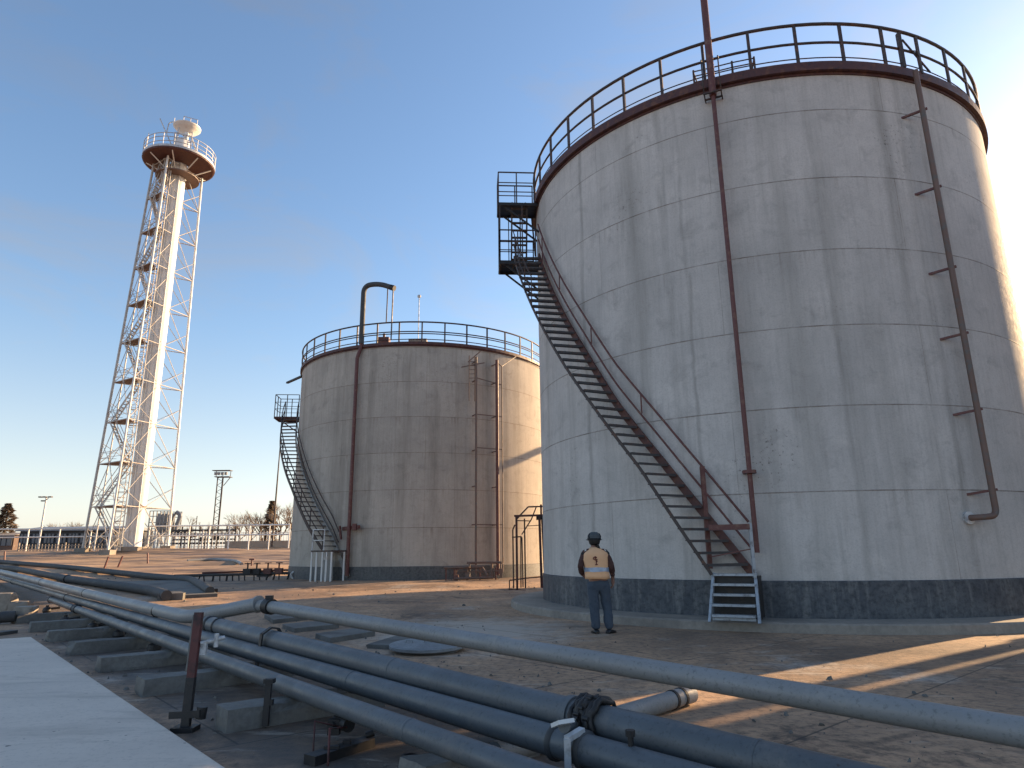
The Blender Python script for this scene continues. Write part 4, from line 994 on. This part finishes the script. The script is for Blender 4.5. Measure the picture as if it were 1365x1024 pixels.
# open stair shaft lacing between the near leg and the stack
mb = MB()
for x in (-1.75, -.95):
    mb.tube([tp(x, -2.2, ZL), tp(x*.72, -1.6, ZU)], .05, 6); mb.tube([tp(x, -1.0, ZL), tp(x*.72, -.9, ZU)], .045, 6)
k = 0
while ZL+.9*k < ZU-.9:
    z = ZL+.9*k; t = 1-.28*(z-ZL)/(ZU-ZL); t2 = 1-.28*(z+.9-ZL)/(ZU-ZL); s1 = 1 if k % 2 else -1
    a, b_ = tp(-1.75*t, -2.2*t, z), tp(-.95*t, -2.2*t, z); mb.bar(a, b_, .04); mb.bar(tp(-1.75*t, -1.0, z), tp(-.95*t, -1.0, z), .035)
    mb.bar(tp((-1.35-.4*s1)*t, -2.2*t, z), tp((-1.35+.4*s1)*t2, -2.2*t2, z+.9), .035); mb.bar(tp(-1.75*t, -2.2*t, z), tp(-1.75*t, -1.0, z), .03)
    k += 1
mb.build('stair_shaft', M['tower'], tw)
# main platform
PC = tp(0, 0, 0); PCv = V((PC.x, PC.y, 0)); zp = 43.6
mb = MB(); mb.lathe([(1.0, zp-.32), (3.45, zp-.32), (3.6, zp-.25), (3.6, zp+.05), (1.0, zp+.05)], PCv, 40, smooth=False); mp_ = mb.build('main_platform', M['red'], tw); WL[mp_.name] = world_loc(tw)
mb = MB(); mb.lathe([(3.62, zp-.1), (3.66, zp-.1), (3.66, zp+.15), (3.62, zp+.15)], PCv, 40); mb.build('kick_plate', M['whitesteel'], mp_)
for zz in (.55, 1.05, 1.5):
    mb = MB(); ring(mb, PCv, 3.6, zp+zz, .04, 48, 6); mb.build('rail', M['whitesteel'], mp_)
for k in range(20): MB().bar(pol(PCv, 3.6, k*18, zp), pol(PCv, 3.6, k*18, zp+1.5), .06, .06).build('post', M['whitesteel'], mp_)
for k in range(8):
    a = k*45+15; MB().bar(pol(PCv, .7, a, zp-1.7), pol(PCv, 3.3, a, zp-.35), .09, .09).build('knee_brace', M['white'], mp_)
mb = MB(); mb.lathe([(.9, zp-1.9), (2.2, zp-1.9), (2.2, zp-1.78), (.9, zp-1.78)], PCv, 30, smooth=False); mb.build('lower_deck', M['brown'], mp_)
# tip: burner, shield, pilots, small gantry
MB().tube([tp(.35, -.3, 45.5), tp(.35, -.3, 48.1)], .26, 16).build('burner_pipe', M['white'], tw)
sh = MB(); sh.lathe([(.35, 47.25), (1.2, 47.95), (1.42, 48.2), (1.44, 48.3), (1.34, 48.32)], V((tp(.35, 0, 0).x, tp(.35, 0, 0).y, 0)), 32)
sh.lathe([(.3, 47.6), (1.3, 48.28)], V((tp(.35, 0, 0).x, tp(.35, 0, 0).y, 0)), 32); sh.build('wind_shield', M['white'], tw)
mb = MB(); t0 = tp(.35, 0, 0)
for a, b_ in ((-.8, -.6), (.9, -.6), (.9, .7), (-.8, .7)):
    mb.bar(tp(a, b_, 43.7), tp(a*.8+.2, b_*.8, 47.9), .1)
for zz in (44.6, 45.4, 46.2, 47.0):
    mb.bar(tp(-.8, -.6, zz), tp(.9, -.6, zz), .06); mb.bar(tp(-.8, .7, zz), tp(.9, .7, zz), .06); mb.bar(tp(-.8, -.6, zz), tp(-.8, .7, zz), .06)
for z0 in (44.6, 45.4, 46.2): mb.bar(tp(-.8, -.6, z0), tp(.9, -.6, z0+.8), .05)
mb.build('tip_frame', M['whitesteel'], tw)
mb = MB(); mb.tube(fillet([tp(-1.6, 0, 46.9), tp(-1.5, 0, 48.4), tp(-.7, 0, 48.7), tp(-.1, 0, 48.5)], .6), .06, 8); mb.bar(tp(-2.4, -.4, 48.3), tp(-.6, -.2, 44.8), .09); mb.tube([tp(2.3, .3, 44), tp(.9, 0, 47.2)], .1, 8); mb.build('pilot_pipes', M['whitesteel'], tw)
mb = MB()
for x in (-.7, 0, .7): mb.bar(tp(.6+x, .3, 48.8), tp(.6+x, .3, 49.8), .06)
mb.bar(tp(-.1, .3, 49.8), tp(1.3, .3, 49.8), .06); mb.bar(tp(-.1, .3, 49.3), tp(1.3, .3, 49.3), .05); mb.bar(tp(-1.0, .3, 48.6), tp(-1.0, .3, 49.3), .05); mb.build('top_rail', M['whitesteel'], tw)
mb = MB(); mb.bar(pol(PCv, 3.3, 205, zp), pol(PCv, 3.3, 205, zp+3.0), .06); mb.build('whip_rod', M['whitesteel'], tw)
for i in range(3): q = lg(i, ZL); MB().box((q.x, q.y, gz(q.x, q.y)+.1), (1.0, 1.0, .5)).build('footing', M['plinth'], tw)
q = tp(0, 0, 0); MB().box((q.x, q.y, gz(q.x, q.y)+.12), (2.4, 2.4, .4)).build('footing', M['plinth'], tw)

# ------------------------------------------------------------------ background on the rise
def stand(u, y):                      # point on the ground in the column of pixel u at depth y
    p = at(u, 735, y); return V((p.x, y, gz(p.x, y)))
# white guard rail along the crest
def rail_run(u0, u1, y, n, z_top, z_mid, lab, mat, rr=.06):
    a, b_ = stand(u0, y), stand(u1, y); t = thing('guard_rail', a.lerp(b_, .5), lab, 'guard rail', 'guard rails along the crest')
    for zz in (z_top, z_mid): MB().tube([V((a.x, a.y, a.z+zz)), V((b_.x, b_.y, b_.z+zz))], rr, 8).build('rail', mat, t)
    for k in range(n):
        p = a.lerp(b_, k/(n-1)); p.z = gz(p.x, p.y); MB().bar(p-V((0,0,.1)), p+V((0,0,z_top+.05)), .1, .1).build('post', mat, t)
    return t
rail_run(-50, 160, 68, 6, 2.15, 1.35, 'white two bar guard rail on the crest, left of the flare tower', M['white'])
rail_run(196, 384, 69, 8, 2.3, 1.35, 'white two bar guard rail on the crest, between the tower and the far tank', M['white'], .075)
def picket(u0, u1, y, h, gap, lab, mat):
    a, b_ = stand(u0, y), stand(u1, y); L = (b_-a).length; n = int(L/gap); t = thing('picket_fence', a.lerp(b_, .5), lab, 'fence', 'picket fences on the crest')
    mb = MB()
    for k in range(n+1):
        p = a.lerp(b_, k/n); mb.bar(V((p.x, p.y, a.z-.1)), V((p.x, p.y, a.z+h+rnd.uniform(-.03, .03))), .05, .05)
    mb.build('pickets', mat, t)
    for zz in (.2, h-.15): MB().bar(V((a.x, a.y, a.z+zz)), V((b_.x, b_.y, b_.z+zz)), .06, .06).build('rail', mat, t)
    for k in range(0, n+1, 14): p = a.lerp(b_, k/n); MB().bar(V((p.x, p.y, a.z-.1)), V((p.x, p.y, a.z+h+.15)), .12, .12).build('post', mat, t)
picket(24, 170, 67.2, .65, .32, 'low pale picket fence in front of the dark workshop', M['wallpale'])
picket(205, 386, 74, 1.75, .36, 'taller grey picket fence between the tower and the far tank', M['whitesteel'])
w_ = MB(); a, b_ = stand(300, 73), stand(388, 71); w_.bar(a+V((0,0,.3)), b_+V((0,0,.3)), .25, .9); tag(w_.build('low_wall', M['wallpale']), 'low grey wall under the picket fence beside the far tank', 'wall')

# dark workshop and neighbours
def building(name, u0, u1, y, depth, h, wall, roofm, lab, windows=6, roof_rise=.8):
    a, b_ = stand(u0, y), stand(u1, y); w = b_.x-a.x; c = V(((a.x+b_.x)/2, y+depth/2, 2.1))
    t = thing(name, (c.x, c.y, 2.1), lab, 'building')
    MB().box((c.x, c.y, 2.1+h/2-.2), (w, depth, h+.4)).build('wall', wall, t)
    mb = MB(); z = 2.1+h; x0, x1, y0, y1 = a.x-.4, b_.x+.4, y-.5, y+depth+.4
    bb = len(mb.v); ym = (y0+y1)/2
    mb.v += [V((x0,y0,z+.03)), V((x1,y0,z+.03)), V((x1,ym,z+roof_rise)), V((x0,ym,z+roof_rise)), V((x1,y1,z+.03)), V((x0,y1,z+.03)), V((x0,y0,z-.12)), V((x1,y0,z-.12))]
    for q in ([0,1,2,3], [3,2,4,5], [6,7,1,0], [0,3,5], [1,4,2]): mb.face([bb+i for i in q])
    mb.build('roof', roofm, t)
    for k in range(windows):
        x = a.x+w*(k+.5)/windows
        fr = MB(); fr.box((x, y-.06, 2.1+h*.62), (w/windows*.86, .12, h*.42)); fo_ = fr.build('window', M['glass'], t); WL[fo_.name] = V((c.x, c.y, 2.1))
        mu = MB()
        for s in (-.43, -.14, .14, .43): mu.box((x+w/windows*s, y-.15, 2.1+h*.62), (.08, .06, h*.44))
        mu.build('frame', M['wall'], fo_)
    return t
building('workshop', 23, 152, 88, 9, 2.75, M['wall'], M['roofgrey'], 'long dark workshop with blue windows behind the guard rail, left of the tower', 8, .6)
building('brick_shed', -60, 16, 96, 8, 2.4, M['brick'], M['wallpale'], 'low brick shed at the left edge below the evergreen tree', 3, .5)
# white cab parked in front of the workshop
# lattice frame and curved duct behind the tower
fa = stand(194, 78); fb = stand(231, 78); sf_ = thing('scaffold_frame', fa.lerp(fb, .5), 'grey lattice frame with a curved duct, seen behind the foot of the tower', 'scaffold')
W = fb.x-fa.x
for k in range(7):
    x = fa.x+W*.78*k/6; MB().bar((x, 78, 1.9), (x, 78, 6.5), .09, .09).build('upright', M['pipe_light'], sf_); MB().bar((x, 80.5, 1.9), (x, 80.5, 6.5), .09, .09).build('upright', M['pipe_light'], sf_)
for zz in (2.9, 3.7, 4.5, 5.2, 5.9, 6.5):
    mb = MB(); mb.bar((fa.x, 78, zz), (fa.x+W*.78, 78, zz), .08); mb.bar((fa.x, 80.5, zz), (fa.x+W*.78, 80.5, zz), .08); mb.build('ledger', M['pipe_light'], sf_)
for k in range(3): MB().bar((fa.x+W*.26*k, 79, 2.2+k*.4), (fa.x+W*.26*(k+1), 79, 6.3), .3, .06).build('panel', M['roofgrey'], sf_)
MB().box((fa.x+W*.38, 79.4, 5.0), (W*.66, .06, 2.6)).build('mesh_screen', M['pipe_light'], sf_)
MB().tube(fillet([(fa.x+W*.8, 79, 6.4), (fa.x+W*.98, 79, 6.1), (fa.x+W*.82, 79, 4.4), (fa.x+W*.8, 79, 2.0)], .8), .24, 10).build('duct', M['roofgrey'], sf_)
# dark pipe rack behind the right guard rail
ra, rb_ = stand(228, 76), stand(312, 76); rk = thing('pipe_rack', ra.lerp(rb_, .5), 'dark pipe rack and valves behind the guard rail right of the tower', 'pipe rack')
for zz, r in ((.6, .1), (1.0, .08), (1.5, .12), (2.0, .1)): MB().tube([ra+V((0,0,zz)), rb_+V((0,0,zz))], r, 8).build('pipe_run', M['pipe_dark'], rk)
for k in range(8): p = ra.lerp(rb_, k/7); MB().bar(p, p+V((0,0,2.4)), .14, .14).build('post', M['darksteel'], rk)
for k in range(9): p = ra.lerp(rb_, rnd.random()); MB().box(p+V((0,-.2,rnd.uniform(.6, 1.9))), (.4, .3, .5)).build('valve', M['rail'] if k % 2 else M['darksteel'], rk)

# lamp posts and masts
p0, p1 = stand(50, 72), None
z1 = at(57, 663, 72).z; lpz = thing('lamp_post', p0, 'thin lamp post with a T shaped head in front of the dark workshop', 'lamp post')
MB().tube([p0, V((p0.x+.05, 72, z1))], [.11, .07], 8).build('pole', M['whitesteel'], lpz)
q = V((p0.x+.05, 72, z1)); mb = MB(); mb.bar(q+V((-.65, 0, 0)), q+V((.65, 0, .02)), .1, .08); mb.build('cross_arm', M['rail'], lpz)
for x in (-.55, -.1, .5): mb = MB(); mb.box(q+V((x, -.1, .02)), (.32, .3, .12)); mb.build('lamp_head', M['rail'], lpz)
mb = MB(); mb.box(q+V((-.25, 0, -.38)), (.45, .2, .12)); mb.bar(q+V((-.05, 0, -.42)), q+V((.25, 0, -.05)), .05); mb.build('junction_box', M['rail'], lpz)
p0 = stand(286, 86); z1 = at(291, 634, 86).z; fm = thing('floodlight_mast', p0, 'lattice floodlight mast with a lamp deck, right of the tower above the fence', 'floodlight mast')
for x, y in ((-.35, -.3), (.35, -.3), (0, .35)): MB().tube([p0+V((x, y, 0)), V((p0.x+x, p0.y+y, z1-.3))], .07, 6).build('leg', M['rail'], fm)
n = 22
for k in range(n):
    za, zb = p0.z+(z1-p0.z)*k/n, p0.z+(z1-p0.z)*(k+1)/n; s = 1 if k % 2 else -1
    MB().bar((p0.x-.35*s, p0.y-.3, za), (p0.x+.35*s, p0.y-.3, zb), .045).build('lacing', M['rail'], fm)
mb = MB(); mb.box((p0.x+.25, p0.y, z1-.2), (1.9, 1.1, .08)); mb.box((p0.x+.05, p0.y, z1+.62), (2.3, .9, .07)); mb.build('lamp_deck', M['rail'], fm)
for x in (-.6, -.2, .25, .7): mb = MB(); mb.box((p0.x+x, p0.y-.4, z1+.2), (.3, .25, .36)); mb.build('lamp_head', M['pipe_light'], fm)
mb = MB(); mb.bar((p0.x+1.1, p0.y, z1-.2), (p0.x+1.15, p0.y, z1+.6), .06); mb.bar((p0.x-.7, p0.y, z1-.2), (p0.x-.7, p0.y, z1+.6), .06); mb.bar((p0.x+.35, p0.y, z1-1.3), (p0.x+1.1, p0.y, z1-.3), .07); mb.build('deck_frame', M['rail'], fm)
p0 = stand(362, 71.5); z1 = at(374, 582, 71.5).z; mb = MB(); mb.tube([p0, V((p0.x+.1, 71.5, z1))], [.12, .05], 8)
tag(mb.build('slim_mast', M['rail']), 'slim bare mast by the fence, left of the far tank', 'mast')
p0 = stand(258, 95); tag(MB().tube([p0, V((p0.x, 95, at(256, 688, 95).z))], .05, 6).build('aerial_mast', M['rail']), 'short thin aerial above the bushes right of the tower', 'mast')
p0 = stand(0, 70)

# trees
def bare_tree(u, y, h, w, lab, seed, cone=False, mat=None, dens=900):
    r = random.Random(seed); p0 = stand(u, y); p0.z = 2.0
    t = thing('conifer_tree' if cone else 'bare_tree', p0, lab, 'tree', 'trees beyond the fence')
    trunk = MB(); tipz = p0.z+h*(.97 if cone else .62)
    trunk.tube([p0-V((0,0,.2)), p0+V((0,0,h*.3)), V((p0.x+r.uniform(-.2,.2), p0.y, tipz))], [h*.035, h*.025, h*.008], 7)
    cr = MB()
    if not cone:
        tips = []
        def branch(p, d, L, rad, lev):
            q = p+d*L; trunk.tube([p, q], [rad, rad*.6], 5, cap=False) if lev < 2 else cr.tube([p, q], [rad, rad*.5], 3, cap=False)
            if lev >= 4: return
            for k in range(4 if lev < 3 else 5):
                nd_ = (d+V((r.uniform(-1,1)*w, r.uniform(-1,1)*w, r.uniform(-.25,.6)))).normalized()
                branch(p.lerp(q, r.uniform(.45, 1)), nd_, L*r.uniform(.55, .8), rad*.55, lev+1)
        for k in range(6):
            a = r.uniform(0, 6.28); branch(p0+V((0,0,h*r.uniform(.25, .5))), V((cos(a)*w, sin(a)*w, r.uniform(.5, 1.1))).normalized(), h*r.uniform(.2, .3), h*.012, 1)
    else:
        for k in range(dens):
            z = r.uniform(.12, 1)**.8; rad = h*w*(1.02-z)**.7*(.45+.55*abs(sin(z*19+seed)))*r.uniform(.2, 1.15)**.5*(.75+.5*mnoise.noise(V((seed, z*3, 0)))); a = r.uniform(0, 6.28)
            c = p0+V((cos(a)*rad, sin(a)*rad, h*z)); b0_ = len(cr.v); s = h*.045*r.uniform(.6, 1.4)
            dv = V((cos(a), sin(a), r.uniform(-.4, .3)))*s; sv = V((-sin(a), cos(a), r.uniform(-.6, .6)))*s*.6
            cr.v += [c-sv, c+dv, c+sv, c-dv*.4]; cr.face([b0_, b0_+1, b0_+2, b0_+3])
    trunk.build('trunk', M['bark'], t); cr.build('crown', mat or M['twig'], t)
bare_tree(318, 112, 6.6, .75, 'bare round winter tree behind the fence, nearest the floodlight mast', 1)
bare_tree(333, 108, 6.3, .7, 'bare winter tree behind the fence, second from the floodlight mast', 2)
bare_tree(346, 105, 7.4, .6, 'bare winter tree just left of the brown conifer', 3)
bare_tree(358, 104, 7.4, .3, 'pointed brown conifer behind the slim mast', 4, True, M['twig'], 1500)
bare_tree(372, 100, 6.8, .7, 'bare winter tree right of the slim mast', 5)
bare_tree(386, 98, 6.3, .7, 'bare winter tree beside the edge of the far tank', 6)
bare_tree(300, 118, 5.0, .7, 'low bare tree at the foot of the floodlight mast', 7)
bare_tree(272, 112, 5.4, .7, 'low bare bush tree between the aerial and the floodlight mast', 8)
bare_tree(245, 110, 5.6, .7, 'low bare tree just right of the tower base', 9)
bare_tree(1, 100, 7.2, .5, 'bushy brown evergreen at the left edge', 10, True, M['twig'], 2200)
bare_tree(80, 150, 7.6, .8, 'small distant bare tree showing over the workshop roof', 11)
bare_tree(105, 150, 8.6, .8, 'second distant bare tree over the workshop roof, nearer the tower', 12)

# ------------------------------------------------------------------ person
def skin_mesh(name, verts, edges, radii, mat, parent, root=0, sub=2):
    me = bpy.data.meshes.new(name); me.from_pydata([tuple(v) for v in verts], edges, [])
    o = bpy.data.objects.new(name, me); col.objects.link(o); me.materials.append(mat)
    s = o.modifiers.new('skin', 'SKIN'); s.use_smooth_shade = True
    for i, rr in enumerate(radii):
        sv = me.skin_vertices[0].data[i]; sv.radius = rr if isinstance(rr, tuple) else (rr, rr); sv.use_root = (i == root)
    s2 = o.modifiers.new('subd', 'SUBSURF'); s2.levels = sub; s2.render_levels = sub
    if name in ('trousers', 'jumper'):
        tx = bpy.data.textures.new(name+'_folds', 'CLOUDS'); tx.noise_scale = .09; tx.noise_depth = 3
        d = o.modifiers.new('folds', 'DISPLACE'); d.texture = tx; d.strength = .035; d.mid_level = .5; d.texture_coords = 'LOCAL'
    o.parent = parent
    return o
px, py = 1.60, 13.62
per = thing('person', (px, py, gz(px, py)), 'person in an orange hi-vis vest and dark cap seen from behind, facing the near tank', 'person')
per.rotation_euler = (0, 0, R(3)); per.scale = (1.2, 1.15, 1.06)
Z0 = 0.0
V_ = [(0.03,0,.96), (.02,0,1.10), (.0,.0,1.28), (0,.0,1.42), (.0,.015,1.50), (0,.03,1.56), (0,.04,1.62), (0,.045,1.70),        # 0-7 spine, head
      (-.17,0,1.43), (-.255,-.02,1.18), (-.20,.17,1.03), (-.17,.24,1.02),       # 8-11 left arm, forearm forward
      (.17,0,1.43), (.255,-.04,1.17), (.285,.06,.99), (.29,.09,.93),           # 12-15 right arm
      (-.06,0,.90), (-.045,.01,.50), (-.03,.0,.09),                             # 16-18 left leg
      (.12,0,.90), (.165,.05,.51), (.185,-.01,.09),                             # 19-21 right leg
      (0,.135,1.635), (-.085,.03,1.63), (.085,.03,1.63)]                        # 22 nose, 23 24 ears
E_ = [(0,1),(1,2),(2,3),(3,4),(4,5),(5,6),(6,7),(3,8),(8,9),(9,10),(10,11),(3,12),(12,13),(13,14),(14,15),(0,16),(16,17),(17,18),(0,19),(19,20),(20,21),(6,22),(6,23),(6,24)]
R_ = [(.15,.11),(.14,.10),(.15,.105),(.14,.09),(.06,.06),(.058,.06),(.085,.095),(.07,.08),
      .055,.042,.034,.028,.055,.042,.034,.028, .085,.055,.04,.085,.055,.04, .016,.016,.016]
# hands: palm and five fingers each, rooted on the wrists
def hand(base, dirv, side, palm_n):
    dirv = V(dirv).normalized(); side = V(side).normalized(); pn = V(palm_n).normalized(); b0_ = len(V_)
    wrist = base; p = V(V_[wrist]); mid = p+dirv*.055
    V_.append(tuple(mid)); R_.append((.036, .018)); E_.append((wrist, b0_))
    for k, (off, L) in enumerate(((-.03, .062), (-.01, .072), (.01, .068), (.028, .052))):
        a = len(V_); k0 = mid+side*off+dirv*.035; k1 = k0+dirv*L*.5+pn*.012; k2 = k1+dirv*L*.42+pn*.028
        V_.extend([tuple(k0), tuple(k1), tuple(k2)]); R_.extend([.010, .009, .008]); E_.extend([(b0_, a), (a, a+1), (a+1, a+2)])
    a = len(V_); t0_ = p+dirv*.02-side*.035; t1 = t0_+dirv*.035-side*.018+pn*.015; t2 = t1+dirv*.028+pn*.012
    V_.extend([tuple(t0_), tuple(t1), tuple(t2)]); R_.extend([.012, .010, .009]); E_.extend([(wrist, a), (a, a+1), (a+1, a+2)])
hand(15, (.02, .12, -1), (0, 1, .1), (-1, 0, 0))
hand(11, (.35, .9, -.1), (0, .1, 1), (1, -.3, 0))
body = skin_mesh('body', V_, E_, R_, M['skin'], per, 0)
# face on the far side of the head
fc = MB()
for s in (-1, 1): fc.lathe([(0, -.013), (.011, -.006), (.011, .006), (0, .013)], (s*.032, .128, 1.65), 10)
fc.build('eyes', M['black'], per).matrix_parent_inverse = Matrix()
fc = MB(); fc.box((0, .128, 1.585), (.05, .012, .012)); fc.build('mouth', M['redpipe'], per).matrix_parent_inverse = Matrix()
# jumper sleeves
skin_mesh('jumper', [V_[i] for i in (2,3,8,9,10)]+[V_[i] for i in (12,13,14)]+[(.0,.0,1.1), (0,.012,1.49)], [(8,0),(0,1),(1,2),(2,3),(3,4),(1,5),(5,6),(6,7),(1,9)],
    [(.155,.11),(.145,.098),.066,.054,.043,.066,.054,.043,(.15,.11),.068], M['jumper'], per, 0)
# trousers
skin_mesh('trousers', [(.035,0,1.0), (.035,0,.93)]+[(-.062,0,.80),(-.045,.01,.50),(-.03,.0,.06)]+[(.128,.01,.80),(.165,.05,.51),(.185,-.01,.06)],
    [(0,1),(1,2),(2,3),(3,4),(1,5),(5,6),(6,7)], [(.16,.115),(.165,.12),(.105,.11),(.083,.088),(.066,.078),(.105,.11),(.083,.088),(.068,.078)], M['jeans'], per, 0)
# vest: loft of body shaped rings, open at the arms, with reflective band
def loft(rings, n=36, close_top=False):
    mb = MB(); R0 = []
    for (x, y, z, a, b_, e) in rings:
        st_ = len(mb.v); R0.append(st_)
        for k in range(n):
            t = 2*pi*k/n; c, s = cos(t), sin(t)
            zz = z + (e*abs(c)**2 if e else 0) + .004*sin(5*t+z*30)
            wr = 1+.018*sin(7*t+z*21)+.012*sin(3*t-z*40)
            mb.v.append(V((x+a*math.copysign(abs(c)**.8, c)*wr, y+b_*math.copysign(abs(s)**.9, s)*wr, zz)))
    for A, B in zip(R0, R0[1:]):
        for k in range(n): mb.face([A+k, A+(k+1) % n, B+(k+1) % n, B+k], True)
    return mb
VR = [(.025,0,.955,.200,.152,0), (.02,0,1.02,.200,.153,0), (.015,0,1.10,.195,.147,0), (.005,0,1.20,.200,.146,0), (0,0,1.30,.212,.148,0), (0,0,1.38,.214,.146,0), (0,0,1.44,.205,.130,-.02), (0,.005,1.495,.125,.095,-.02), (0,.01,1.525,.072,.075,0)]
vest = loft(VR).build('vest', M['vest'], per); vest.matrix_parent_inverse = Matrix()
WL[vest.name] = V((0,0,0))
tx = bpy.data.textures.new('vest_folds', 'CLOUDS'); tx.noise_scale = .12; dm = vest.modifiers.new('folds', 'DISPLACE'); dm.texture = tx; dm.strength = .012; dm.texture_coords = 'LOCAL'
sol = vest.modifiers.new('cloth', 'SOLIDIFY'); sol.thickness = .006
band = loft([(.017,0,1.085,.200,.153,0), (.012,0,1.16,.2015,.151,0)]).build('reflective_band', M['reflect'], vest); band.matrix_parent_inverse = Matrix()
pip = MB()
for s in (-1, 1):
    pip.tube([(s*.196, -.02, 1.28), (s*.200, -.035, 1.36), (s*.185, -.04, 1.43), (s*.15, -.03, 1.48)], .013, 6)
pip.build('arm_piping', M['tape'], vest).matrix_parent_inverse = Matrix()
em = MB()
def est(x0, z0, x1, z1, w=.008): em.bar((x0, -.153, z0), (x1, -.153, z1), w, .014)
for s_ in ((-.055,1.335,-.055,1.30),(-.055,1.335,-.02,1.355),(-.02,1.355,.0,1.33),(-.035,1.315,-.025,1.285),(-.03,1.345,-.005,1.29),(-.005,1.29,.012,1.305),(-.01,1.29,-.01,1.21),(-.03,1.212,.012,1.212),(-.012,1.26,.01,1.275)): est(*s_)
em.build('emblem', M['emblem'], vest).matrix_parent_inverse = Matrix()
# black shirt caps at the armholes and neck
skin_mesh('shirt', [(-.12,0,1.43), (-.185,-.002,1.42), (-.215,-.008,1.33), (.12,0,1.43), (.185,-.002,1.42), (.21,-.012,1.35), (0,0,1.44), (0,.015,1.515)], [(6,0),(0,1),(1,2),(6,3),(3,4),(4,5),(6,7)], [.06,.062,.056,.06,.062,.056,.085,.066], M['black'], per, 6)
# hair, cap
h_ = MB(); h_.lathe([(.0,-.095),(.05,-.09),(.085,-.05),(.096,.0),(.094,.05),(.0,.1)], (0,.025,1.635), 24); h_.tube([(.02,-.06,1.56), (.05,-.055,1.51), (.075,-.05,1.46)], [.035,.03,.015], 8)
h_.build('hair', M['hair'], per).matrix_parent_inverse = Matrix()
c_ = MB(); c_.lathe([(.108,1.655),(.110,1.69),(.106,1.735),(.085,1.775),(.05,1.797),(.0,1.803)], (0,.035,0), 28)
cap = c_.build('cap', M['capgrey'], per); cap.matrix_parent_inverse = Matrix(); WL[cap.name] = V((0,0,0))
c_ = MB(); c_.lathe([(.111,1.645),(.114,1.66),(.113,1.685),(.107,1.687)], (0,.035,0), 28)
pts_ = [(-.135,.06), (-.12,.0)] 
for k in range(9): a = pi*k/8; pts_.append(None)
br = [(.118*cos(a)*1.12, .04+.02*0+ (.19*sin(a) if sin(a) > 0 else .0), 1.652) for a in [pi*k/14 for k in range(15)]]
c_.poly([V(p) for p in br], .012); 
for s in (-1, 1): c_.tube([(s*.085,-.03,1.675), (s*.095,-.02,1.72), (s*.08,.0,1.765)], .014, 6)
c_.build('cap_brim', M['black'], cap).matrix_parent_inverse = Matrix()
for (x, y, rz) in ((-.03, .03, 8), (.19, .01, -38)):
    s_ = MB(); m_ = Matrix.Rotation(R(rz), 3, 'Z')
    secs = [(-.085,.03,.045),(-.06,.045,.075),(.0,.045,.085),(.07,.05,.062),(.13,.048,.05),(.17,.03,.03)]
    rings = []
    for (yy, hw, hh) in secs:
        st_ = len(s_.v); rings.append(st_)
        for k in range(12):
            t = 2*pi*k/12; s_.v.append(m_ @ V((hw*cos(t), yy, max(0, hh*.5+hh*.55*sin(t)))) + V((x, y, .0)))
    for A, B in zip(rings, rings[1:]):
        for k in range(12): s_.face([A+k, A+(k+1)%12, B+(k+1)%12, B+k], True)
    s_.face([rings[0]+k for k in range(12)][::-1]); s_.face([rings[-1]+k for k in range(12)])
    s_.build('shoe', M['shoe'], per).matrix_parent_inverse = Matrix()

# ------------------------------------------------------------------ light, sky, camera
AZ, EL = R(55), R(16)                      # sun: right of and beyond the tanks
sd = V((sin(AZ)*cos(EL), cos(AZ)*cos(EL), sin(EL)))
L = bpy.data.lights.new('sun', 'SUN'); L.energy = 3.1; L.angle = R(.53); L.color = (1.0, .67, .36)
lo_ = bpy.data.objects.new('sun', L); col.objects.link(lo_); lo_.rotation_euler = (-sd).to_track_quat('-Z', 'Y').to_euler()
w = bpy.data.worlds.new('World'); sc.world = w; w.use_nodes = True; nt = w.node_tree
sky = nt.nodes.new('ShaderNodeTexSky'); sky.sky_type = 'NISHITA'; sky.sun_disc = False
sky.sun_elevation = EL; sky.sun_rotation = AZ; sky.air_density = 1.1; sky.dust_density = .7; sky.ozone_density = 3.2; sky.altitude = 100
bg = nt.nodes['Background']; tint = nt.nodes.new('ShaderNodeMix'); tint.data_type = 'RGBA'; tint.blend_type = 'MULTIPLY'; tint.inputs[0].default_value = 1.0; tint.inputs[7].default_value = (1.03, .97, .935, 1)
nt.links.new(sky.outputs[0], tint.inputs[6]); tc = nt.nodes.new('ShaderNodeTexCoord'); sx = nt.nodes.new('ShaderNodeSeparateXYZ'); nt.links.new(tc.outputs['Generated'], sx.inputs[0])
bw = nt.nodes.new('ShaderNodeRGBToBW'); nt.links.new(tint.outputs[2], bw.inputs[0])
pale = mix(nt, 1.0, bw.outputs[0], (1.06, 1.0, .95), 'MULTIPLY')
cn = noise(nt, coords(nt, 'Generated', (1.2, 1.2, 3.0)), 2.2, 9, .62, .8)
cloud = ramp(nt, cn, [(.46, 0), (.72, .42)])
hz_ = ramp(nt, sx.outputs['Z'], [(0.0, .72), (.08, .5), (.30, .06), (.5, 0)])
fac = math_(nt, 'MAXIMUM', cloud, hz_)
nt.links.new(mix(nt, fac, tint.outputs[2], pale), bg.inputs['Color']); bg.inputs['Strength'].default_value = .07

cam = bpy.data.cameras.new('camera'); co = bpy.data.objects.new('camera', cam); col.objects.link(co)
cam.sensor_width = 36; cam.lens = F/1365*36; cam.clip_end = 5000; cam.clip_start = .05
lr, lu, fw = V((1,0,0)), V((0,-sp_,cp_)), V((0,cp_,sp_))
right = lr*cr_+lu*sr_; upv = lr*-sr_+lu*cr_
m4 = Matrix((right, upv, -fw)).transposed().to_4x4(); m4.translation = CAMPOS
co.matrix_world = m4; sc.camera = co
sc.view_settings.view_transform = 'Standard'; sc.view_settings.look = 'None'; sc.view_settings.gamma = 1
sc.view_settings.exposure = 2.0
